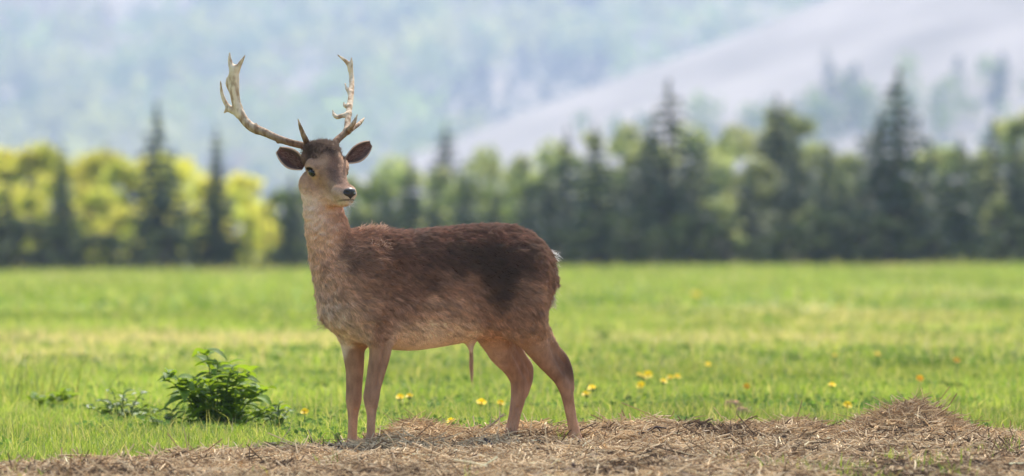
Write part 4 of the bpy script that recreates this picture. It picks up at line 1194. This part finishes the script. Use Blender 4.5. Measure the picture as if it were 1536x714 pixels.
def AL(px, py, dy=0.0):
    y = HY + 0.02 + 0.13 * float(np.clip((463 - px) / 112, 0, 1.1)) + dy
    return np.array([x_at(px, y), y, z_at(py, y)])
def AR(px, py, dy=0.0):
    y = HY + 0.06 + 0.28 * float(np.clip((216 - py) / 90, 0, 1.1)) + dy
    return np.array([x_at(px, y), y, z_at(py, y)])
def antler(fn, chains, base_py):
    allp = np.array([fn(*r[:2], *(r[3:4])) for ch in chains for r in ch])
    f = Field(allp.min(0) - 0.05, allp.max(0) + 0.05, 0.0027)
    for ch in chains:
        f.chain([(fn(*r[:2], *(r[3:4])), px_r(r[2])) for r in ch], 0.010)
    V, Q = f.mesh(1)
    V = V + vert_normals(V, Q) * (0.0009 * fbm(V, 120, 3))[:, None]
    t = sstep(z_at(base_py, HY), z_at(base_py - 62, HY), V[:, 2])[:, None]
    c = lin(112, 82, 58) * (1 - t) + lin(216, 190, 158) * t
    c = c * (1 + 0.18 * fbm(V, 40, 8))[:, None]
    return dpart('antler', mesh_np('antler', V, Q, np.clip(c, 0.01, 0.85), M_antler))
antler(AL, [
    [(466, 226, 7), (461, 221, 6.6), (452, 218, 5.4), (434, 213.5, 5.2), (413, 206, 5.4), (393, 197, 6.2), (378, 191, 6.8), (367, 181, 6.6), (359, 167, 7.0), (353.5, 150, 6.8), (352, 132, 7.2), (352, 116, 7.0), (352, 103, 6.0)],
    [(349, 108, 4.4), (346.5, 98, 4.0), (344.6, 88, 2.6), (344.6, 79.5, 1.2)],
    [(355, 106, 4.4), (359.5, 97, 3.6), (364, 89, 2.2), (367.6, 83, 0.9)],
    [(353, 104, 4.6), (347, 114, 4.6), (345, 124, 4.6), (348, 134, 5), (352, 146, 4)],
    [(341.5, 118, 2.0), (342, 127, 3.4), (346, 133, 4)],
    [(357, 172, 5), (348, 164.5, 3.9), (340, 157, 3.4), (335, 147, 2.9), (332, 135, 2.2), (330.8, 122, 1.1)],
    [(348, 166, 4), (340, 165, 3), (336.6, 169, 1.3)],
    [(386, 196, 5), (384, 191, 3), (384, 185.5, 1.3)],
    [(421, 210, 4), (417, 213.5, 2.0)],
    [(463, 221, 5.0, 0.0), (459, 211, 4.6, -0.03), (454.5, 201, 3.8, -0.055), (450.5, 190, 2.7, -0.075), (447, 178.5, 0.9, -0.09)],
], 222)
antler(AR, [
    [(500, 224, 6.5), (502, 216, 5.8), (508, 208, 5.2), (515, 202, 5.0), (521, 195, 5.0), (521, 187, 4.6), (523, 172, 4.5), (525.4, 152, 4.4), (527.4, 132, 4.0), (527, 113, 3.7), (524.5, 100, 3.4), (519, 92, 2.8), (512, 86.5, 2.0), (506.5, 82.6, 1.0)],
    [(525.5, 104, 3.2), (527, 96, 2.8), (527.2, 86.5, 1.0)],
    [(520, 196, 4.6, 0.0), (527, 190, 4.0, -0.07), (532, 182, 3.0, -0.11), (536, 171.5, 0.9, -0.14)],
    [(522, 197, 4.4), (531, 191, 3.6, 0.02), (539, 185.5, 3.0, 0.04), (543.5, 180.5, 2.2, 0.05), (546.6, 176.6, 0.9, 0.06)],
    [(522, 172, 4.2), (514, 173.5, 3.4), (505, 175.5, 3.2), (501, 172, 2.6), (499.3, 165.5, 1.1)],
    [(523, 160, 3.6), (517, 158.5, 2.4), (516, 153.5, 1.0)],
    [(525, 139, 3.4), (520, 133, 2.2), (517.6, 125, 1.0)],
], 218)

def ear(base, tip, width, face, name='ear'):
    """a cupped leaf of skin with a thickness; base and tip in the world, face = the way it opens"""
    ax = tip - base
    side = norm(np.cross(ax, face)); face = norm(np.cross(side, ax))
    nt_, ns = 22, 15
    t = np.linspace(0, 1, nt_)[:, None]; s = np.linspace(-1, 1, ns)[None]
    prof = np.where(t < 0.42, 0.30 + 0.70 * np.sin(np.clip(t / 0.42, 0, 1) * math.pi / 2), np.cos((t - 0.42) / 0.58 * math.pi / 2) ** 0.75)
    wdt = width * prof
    cup = (1.0 - 0.45 * t) * width * 0.85
    pos = base + t[..., None] * ax + (s * wdt)[..., None] * side + ((s ** 2 - 1.0) * cup * prof + 0.012 * np.sin(t * 3))[..., None] * face
    n = norm(np.cross(np.gradient(pos, axis=0), np.gradient(pos, axis=1)))
    th = (0.0045 * (1 - 0.6 * np.abs(s) ** 3) * np.ones_like(t))[..., None]
    front = pos + n * th * np.sign((n * face).sum(-1, keepdims=True)); back = pos - n * th * np.sign((n * face).sum(-1, keepdims=True))
    V = np.concatenate([front.reshape(-1, 3), back.reshape(-1, 3)])
    idx = np.arange(nt_ * ns).reshape(nt_, ns); o = nt_ * ns
    Q = [(idx[i, j], idx[i + 1, j], idx[i + 1, j + 1], idx[i, j + 1]) for i in range(nt_ - 1) for j in range(ns - 1)]
    Q += [tuple(x + o for x in q[::-1]) for q in Q]
    ring = [idx[0, j] for j in range(ns)] + [idx[i, -1] for i in range(1, nt_)] + [idx[-1, j] for j in range(ns - 2, -1, -1)] + [idx[i, 0] for i in range(nt_ - 2, 0, -1)]
    Q += [(ring[i], ring[(i + 1) % len(ring)], ring[(i + 1) % len(ring)] + o, ring[i] + o) for i in range(len(ring))]
    sabs = np.abs(s * np.ones_like(t)).reshape(-1, 1); tt = (t * np.ones_like(s)).reshape(-1, 1)
    inner = lin(92, 60, 52) * (1 - sstep(0.35, 0.85, sabs)) + lin(80, 62, 54) * sstep(0.35, 0.85, sabs)
    inner = inner * (1 + 0.35 * noise(front.reshape(-1, 3), 60, 4))[:, None]
    rim = sstep(0.86, 0.99, np.maximum(sabs, tt))
    inner = inner * (1 - rim) + lin(196, 160, 138) * rim
    outer = np.repeat(lin(150, 112, 90)[None], len(inner), 0)
    c = np.clip(np.concatenate([inner, outer]), 0.005, 0.9)
    o_ = dpart(name, mesh_np(name, V, np.array(Q), c, M_coat))
    return V[:o], np.repeat(norm(face)[None], o, 0), ax, o_
e1b, e1t = H(455, 251, 0.07), H(455, 251, 0.07) + np.array([-0.112, 0.0, 0.077])
ear(e1b, e1t, 0.039, np.array([0.25, -1.0, -0.12]))
r_base = H(HM(461, 0.06), 243, -0.06)
r_tip = np.array([x_at(559.5, -0.05), -0.06, z_at(213, -0.05)])
ear(np.array([x_at(519, r_base[1]), r_base[1], z_at(241.5, r_base[1])]), r_tip, 0.035, np.array([0.15, -1.0, -0.25]))

M_eye = solid_mat('eye_glaze', (0.014, 0.009, 0.006), 0.16, 30, 0.2, 0, 0.3)
M_nose = solid_mat('nose_leather', (0.022, 0.017, 0.016), 0.42, 260, 0.3, 0.12, 0.4)
M_horn = solid_mat('hoof_horn', (0.05, 0.038, 0.032), 0.5, 40, 0.3, 0.2)
def ico(c, r, axes=np.eye(3), n=24, m=14):
    th = np.linspace(0, 2 * math.pi, n, endpoint=False); ph = np.linspace(-math.pi / 2, math.pi / 2, m)
    g = np.stack([np.outer(np.cos(ph), np.cos(th)), np.outer(np.cos(ph), np.sin(th)), np.outer(np.sin(ph), np.ones(n))], -1).reshape(-1, 3)
    V = c + (g * r) @ axes
    Q = [(i * n + j, i * n + (j + 1) % n, (i + 1) * n + (j + 1) % n, (i + 1) * n + j) for i in range(m - 1) for j in range(n)]
    return V, np.array(Q)
for sgn in (1, -1):
    mm = 465.5 if sgn > 0 else HM(465.5, 0.082)
    c = H(mm, 258, 0.082 * sgn) - HR * 0.009 * sgn
    V, Q = ico(c, np.array([0.0235, 0.0150, 0.0160]), np.array([HF * 0.95 - UP * 0.31, HR, UP * 0.95 + HF * 0.31]))
    dpart('eye', mesh_np('eye', V, Q, None, M_eye))
# nose: dark leather pad wrapped over the tip, with two nostrils
nt_c = H(524, 288.5, 0)
nf = Field(nt_c - 0.06, nt_c + 0.06, 0.002)
pitch = math.radians(35); NF = HF * math.cos(pitch) - UP * math.sin(pitch); NU = np.cross(HR, NF); NU = NU if NU[2] > 0 else -NU
nf.ell(nt_c + HF * 0.006, (NF, HR, NU), (0.019, 0.022, 0.019), 0.006)
nf.cone(nt_c + HR * 0.015 + HF * 0.004, nt_c - HR * 0.015 + HF * 0.004, 0.0125, 0.0125, 0.008)
nf.cone(nt_c - UP * 0.010 + HF * 0.008, nt_c - UP * 0.024 + HF * 0.004, 0.010, 0.006, 0.008)
for sgn in (1, -1):
    nf.cone(nt_c + HR * 0.015 * sgn + HF * 0.022 - UP * 0.001, nt_c + HR * 0.028 * sgn + HF * 0.008 + UP * 0.003, 0.0048, 0.0042, 0.003, cut=True)
V, Q = nf.mesh(1)
dpart('nose', mesh_np('nose', V, Q, None, M_nose))
for (a, b, c) in ((553, 690, -0.086), (526, 688, 0.08), (866, 690, -0.09), (759, 688, 0.09)):
    g = P(a, b, c)
    hf = Field(g - 0.09, g + 0.09, 0.004)
    for sgn in (1, -1):
        hf.cone(g + RGT * 0.013 * sgn + UP * 0.02, g + RGT * 0.015 * sgn + FWD * 0.045 - UP * 0.012, 0.019, 0.011, 0.006)
    V, Q = hf.mesh(1)
    dpart('hoof', mesh_np('hoof', V, Q, None, M_horn))

# ------------------------------------------------------------------ fur
def scatter(V, Q, n, dens):
    a = np.linalg.norm(np.cross(V[Q[:, 2]] - V[Q[:, 0]], V[Q[:, 3]] - V[Q[:, 1]]), axis=1)
    wgt = a * dens(V[Q].mean(1))
    f = RNG.choice(len(Q), n, p=wgt / wgt.sum())
    r = RNG.random((n, 2))
    q = V[Q[f]]
    p = ((1 - r[:, :1]) * (1 - r[:, 1:]) * q[:, 0] + r[:, :1] * (1 - r[:, 1:]) * q[:, 1] + r[:, :1] * r[:, 1:] * q[:, 2] + (1 - r[:, :1]) * r[:, 1:] * q[:, 3])
    return p, f
def interp_n(f):
    return norm(BN[BQ[f]].mean(1))
def fur_length(p):
    u, v, w = uvw(p); k = is_head(p)
    leg = 1 - sstep(0.37, 0.58, w)
    chest = np.exp(-(((u - 0.47) / 0.10) ** 2 + ((w - 0.56) / 0.10) ** 2))
    ruff = np.exp(-(((u - 0.30) / 0.10) ** 2 + ((w - 0.86) / 0.07) ** 2))
    L = 0.027 + 0.006 * chest + 0.012 * ruff
    neck = sstep(0.70, 0.88, w) * sstep(0.33, 0.42, u)
    L = L * (1 - 0.58 * neck) * (1 - 0.4 * sstep(0.93, 1.02, w))
    L = L * (1 - 0.87 * leg)
    F, R, w2 = frw(p)
    face = 0.003 + np.where((w2 > z_at(238, -0.28)) & (F < 0.075) & (F > -0.02) & (np.abs(R) < 0.055), 0.013, 0.0055)
    return (L * (1 - k) + face * k) * (1 + 0.35 * noise(p, 45, 21))
def flow(p):
    u, v, w = uvw(p); k = is_head(p)[:, None]
    leg = (1 - sstep(0.38, 0.52, w))[:, None]
    neck = (sstep(0.70, 0.90, w) * sstep(0.33, 0.45, u))[:, None]
    b = -FWD * 0.9 - UP * 0.55
    nk = -UP * 1.0 - FWD * 0.25
    lg = -UP + 0 * FWD
    f = b * (1 - neck) + nk * neck
    f = f * (1 - leg) + lg * leg
    hd = -HF * 0.9 + UP * 0.25
    f = f * (1 - k) + hd * k
    sw = np.stack([noise(p, 11, 31), noise(p, 11, 32), noise(p, 11, 33)], 1) * 0.42 + np.stack([noise(p, 38, 34), noise(p, 38, 35), noise(p, 38, 36)], 1) * 0.38
    return f + sw * (1 - 0.6 * leg) * (1 - 0.6 * k)
def make_fur(n):
    p, f = scatter(BV, BQ, n, lambda c: 1.0 + 1.6 * is_head(c) + 0.9 * (c[:, 2] < 0.42))
    keep = (p[:, 2] > 0.02)
    for sgn in (1, -1):
        mm = 465.5 if sgn > 0 else HM(465.5, 0.082)
        keep &= np.linalg.norm((p - H(mm, 258, 0.082 * sgn)) * (1, 1, 1.2), axis=1) > 0.027
    keep &= np.linalg.norm(p - nt_c, axis=1) > 0.026
    p, f = p[keep], f[keep]
    n = len(p)
    nn = interp_n(f)
    d = flow(p)
    d = norm(d - (d * nn).sum(1, keepdims=True) * nn)
    L = fur_length(p) * RNG.uniform(0.55, 1.2, n)
    rnd = RNG.normal(0, 1, (n, 3))
    lift = (1 - 0.5 * (p[:, 2] < 0.42))[:, None] * (0.17 + 0.16 * np.abs(noise(p, 30, 41)) + 0.10 * RNG.random(n))[:, None]
    lg = (1 - sstep(0.36, 0.46, p[:, 2]))[:, None]
    d0 = norm(d + nn * (lift + 0.35) * (1 - 0.6 * lg) + rnd * 0.10)
    d1 = norm(d + nn * lift * 0.5 + rnd * 0.16)
    d2 = norm(d + nn * lift * 0.15 - UP * 0.10 + rnd * 0.22)
    s = (L / 3)[:, None]
    P0 = p - nn * 0.0015
    P1 = P0 + d0 * s; P2 = P1 + d1 * s; P3 = P2 + d2 * s
    c = coat(p) * RNG.uniform(0.68, 1.38, n)[:, None]
    fd = norm(-FWD * 0.9 - UP * 0.55)
    al = p @ fd
    streak = p - fd * (al * 0.78)[:, None]                       # locks of hair run along the lie of the coat
    c = c * (1 + (0.20 * noise(p, 45, 51) + 0.42 * noise(streak, 85, 52) + 0.30 * noise(streak, 190, 53)) * (1 - 0.6 * is_head(p)) * (1 - 0.55 * sstep(0.72, 0.88, p[:, 2]) * (uvw(p)[0] > 0.36)))[:, None]
    k = is_head(p)
    wid = (0.00088 - 0.00040 * k) * (1 - 0.35 * lg[:, 0])
    R = wid[:, None] * np.array([1.0, 0.95, 0.7, 0.15])
    return np.stack([P0, P1, P2, P3], 1), R, np.clip(c, 0.004, 0.9)
FP, FR, FC = make_fur(300000)
fur = link('fur', curves_np('fur', FP, FR, FC, M_fur), d_body)

def tuft(n, base_fn, dir_, length, spread, color, rad, parent=deer, name='hair_tuft'):
    p = np.array([base_fn() for _ in range(n)])
    d = norm(np.asarray(dir_) + RNG.normal(0, spread, (n, 3)))
    L = (length * RNG.uniform(0.5, 1.1, n))[:, None]
    b = RNG.normal(0, spread * 0.6, (n, 3))
    pts = np.stack([p, p + d * L * 0.35, p + norm(d + b * 0.4) * L * 0.7, p + norm(d + b) * L], 1)
    c = np.clip(np.asarray(color)[None] * RNG.uniform(0.6, 1.35, n)[:, None], 0.004, 0.9)
    o = link(name, curves_np(name, pts, rad * np.array([1, 1, 0.8, 0.2]), c, M_fur), parent)
    if parent is deer:
        o.matrix_parent_inverse = Matrix.Translation((-X0, 0, 0))
    return o
rn = lambda s: RNG.normal(0, s, 3)
tuft(160, lambda: P(706.5, RNG.uniform(518, 545), 0) + rn(0.003), (0.05, 0, -1), 0.095, 0.03, lin(188, 146, 116), 0.0005)
tuft(900, lambda: P(RNG.uniform(818, 827), RNG.uniform(385, 450), -0.03) + rn(0.008), (0.35, 0.1, -1), 0.05, 0.22, lin(196, 176, 158), 0.0005)
tuft(45, lambda: P(RNG.uniform(822, 828), RNG.uniform(374, 386), 0.0) + rn(0.004), (0.6, 0.1, -0.45), 0.05, 0.25, lin(235, 225, 215), 0.0006)
# moulting wool on the withers and chest
tuft(650, lambda: P(RNG.uniform(540, 578), RNG.uniform(343, 352), -0.03) + rn(0.010), (0.8, -0.3, 0.35), 0.024, 0.5, lin(196, 158, 130), 0.0006)
tuft(260, lambda: P(RNG.uniform(556, 582), RNG.uniform(366, 378), -0.11) + rn(0.006), (0.8, -0.5, 0.0), 0.024, 0.5, lin(200, 166, 140), 0.0006)
tuft(420, lambda: P(RNG.uniform(482, 494), RNG.uniform(452, 486), 0.03) + rn(0.012), (-0.5, -0.6, -0.7), 0.028, 0.4, lin(196, 164, 144), 0.0006)
tuft(260, lambda: P(RNG.uniform(508, 522), RNG.uniform(448, 475), -0.05) + rn(0.012), (0.1, -0.8, -0.6), 0.024, 0.5, lin(205, 178, 160), 0.0006)
# whiskers under the chin, crown of dark curls between the antlers
tuft(34, lambda: H(RNG.uniform(518, 526), RNG.uniform(299, 306), RNG.uniform(-0.015, 0.015)) + rn(0.002), (0.7, -0.3, -0.5), 0.035, 0.35, lin(230, 215, 200), 0.00035)
cf, cR, cw = frw(BV)
crown = np.where((cf > -0.04) & (cf < 0.085 - 6 * cR ** 2) & (np.abs(cR) < 0.075) & (cw > z_at(246, -0.25)))[0]
tuft(3600, lambda: BV[crown[RNG.integers(len(crown))]] + rn(0.003), (0.15, -0.25, 0.12), 0.014, 0.6, lin(84, 58, 46), 0.0006)
for o_, b_, t_, ww in ((None, e1b, e1t, 0.04), (None, np.array([x_at(519, r_base[1]), r_base[1], z_at(241.5, r_base[1])]), r_tip, 0.036)):
    tuft(200, lambda: b_ + (t_ - b_) * RNG.uniform(0.05, 0.7) + rn(0.008) + np.array([0, 0.006, 0]), (t_ - b_) / np.linalg.norm(t_ - b_) + np.array([0, -0.5, 0]), 0.022, 0.3, lin(140, 108, 92), 0.0003)

# ------------------------------------------------------------------ the air between
hz, nt, out = new_mat('haze_air')
vp = nt.nodes.new('ShaderNodeVolumePrincipled')
vp.inputs['Color'].default_value = (0.45, 0.53, 0.75, 1)
vp.inputs['Density'].default_value = 0.00022
vp.inputs['Anisotropy'].default_value = 0.2
nt.links.new(vp.outputs[0], out.inputs['Volume'])
x0, x1, y0, y1, z0, z1 = -1900, 1900, -70, 4850, -20, 320
V = [(x0, y0, z0), (x1, y0, z0), (x1, y1, z0), (x0, y1, z0), (x0, y0, z1), (x1, y0, z1), (x1, y1, z1), (x0, y1, z1)]
Q = [(0, 3, 2, 1), (4, 5, 6, 7), (0, 1, 5, 4), (1, 2, 6, 5), (2, 3, 7, 6), (3, 0, 4, 7)]
tag(link('haze', mesh_np('haze', V, Q, None, hz, False)), 'pale blue haze in the valley air', kind='stuff')
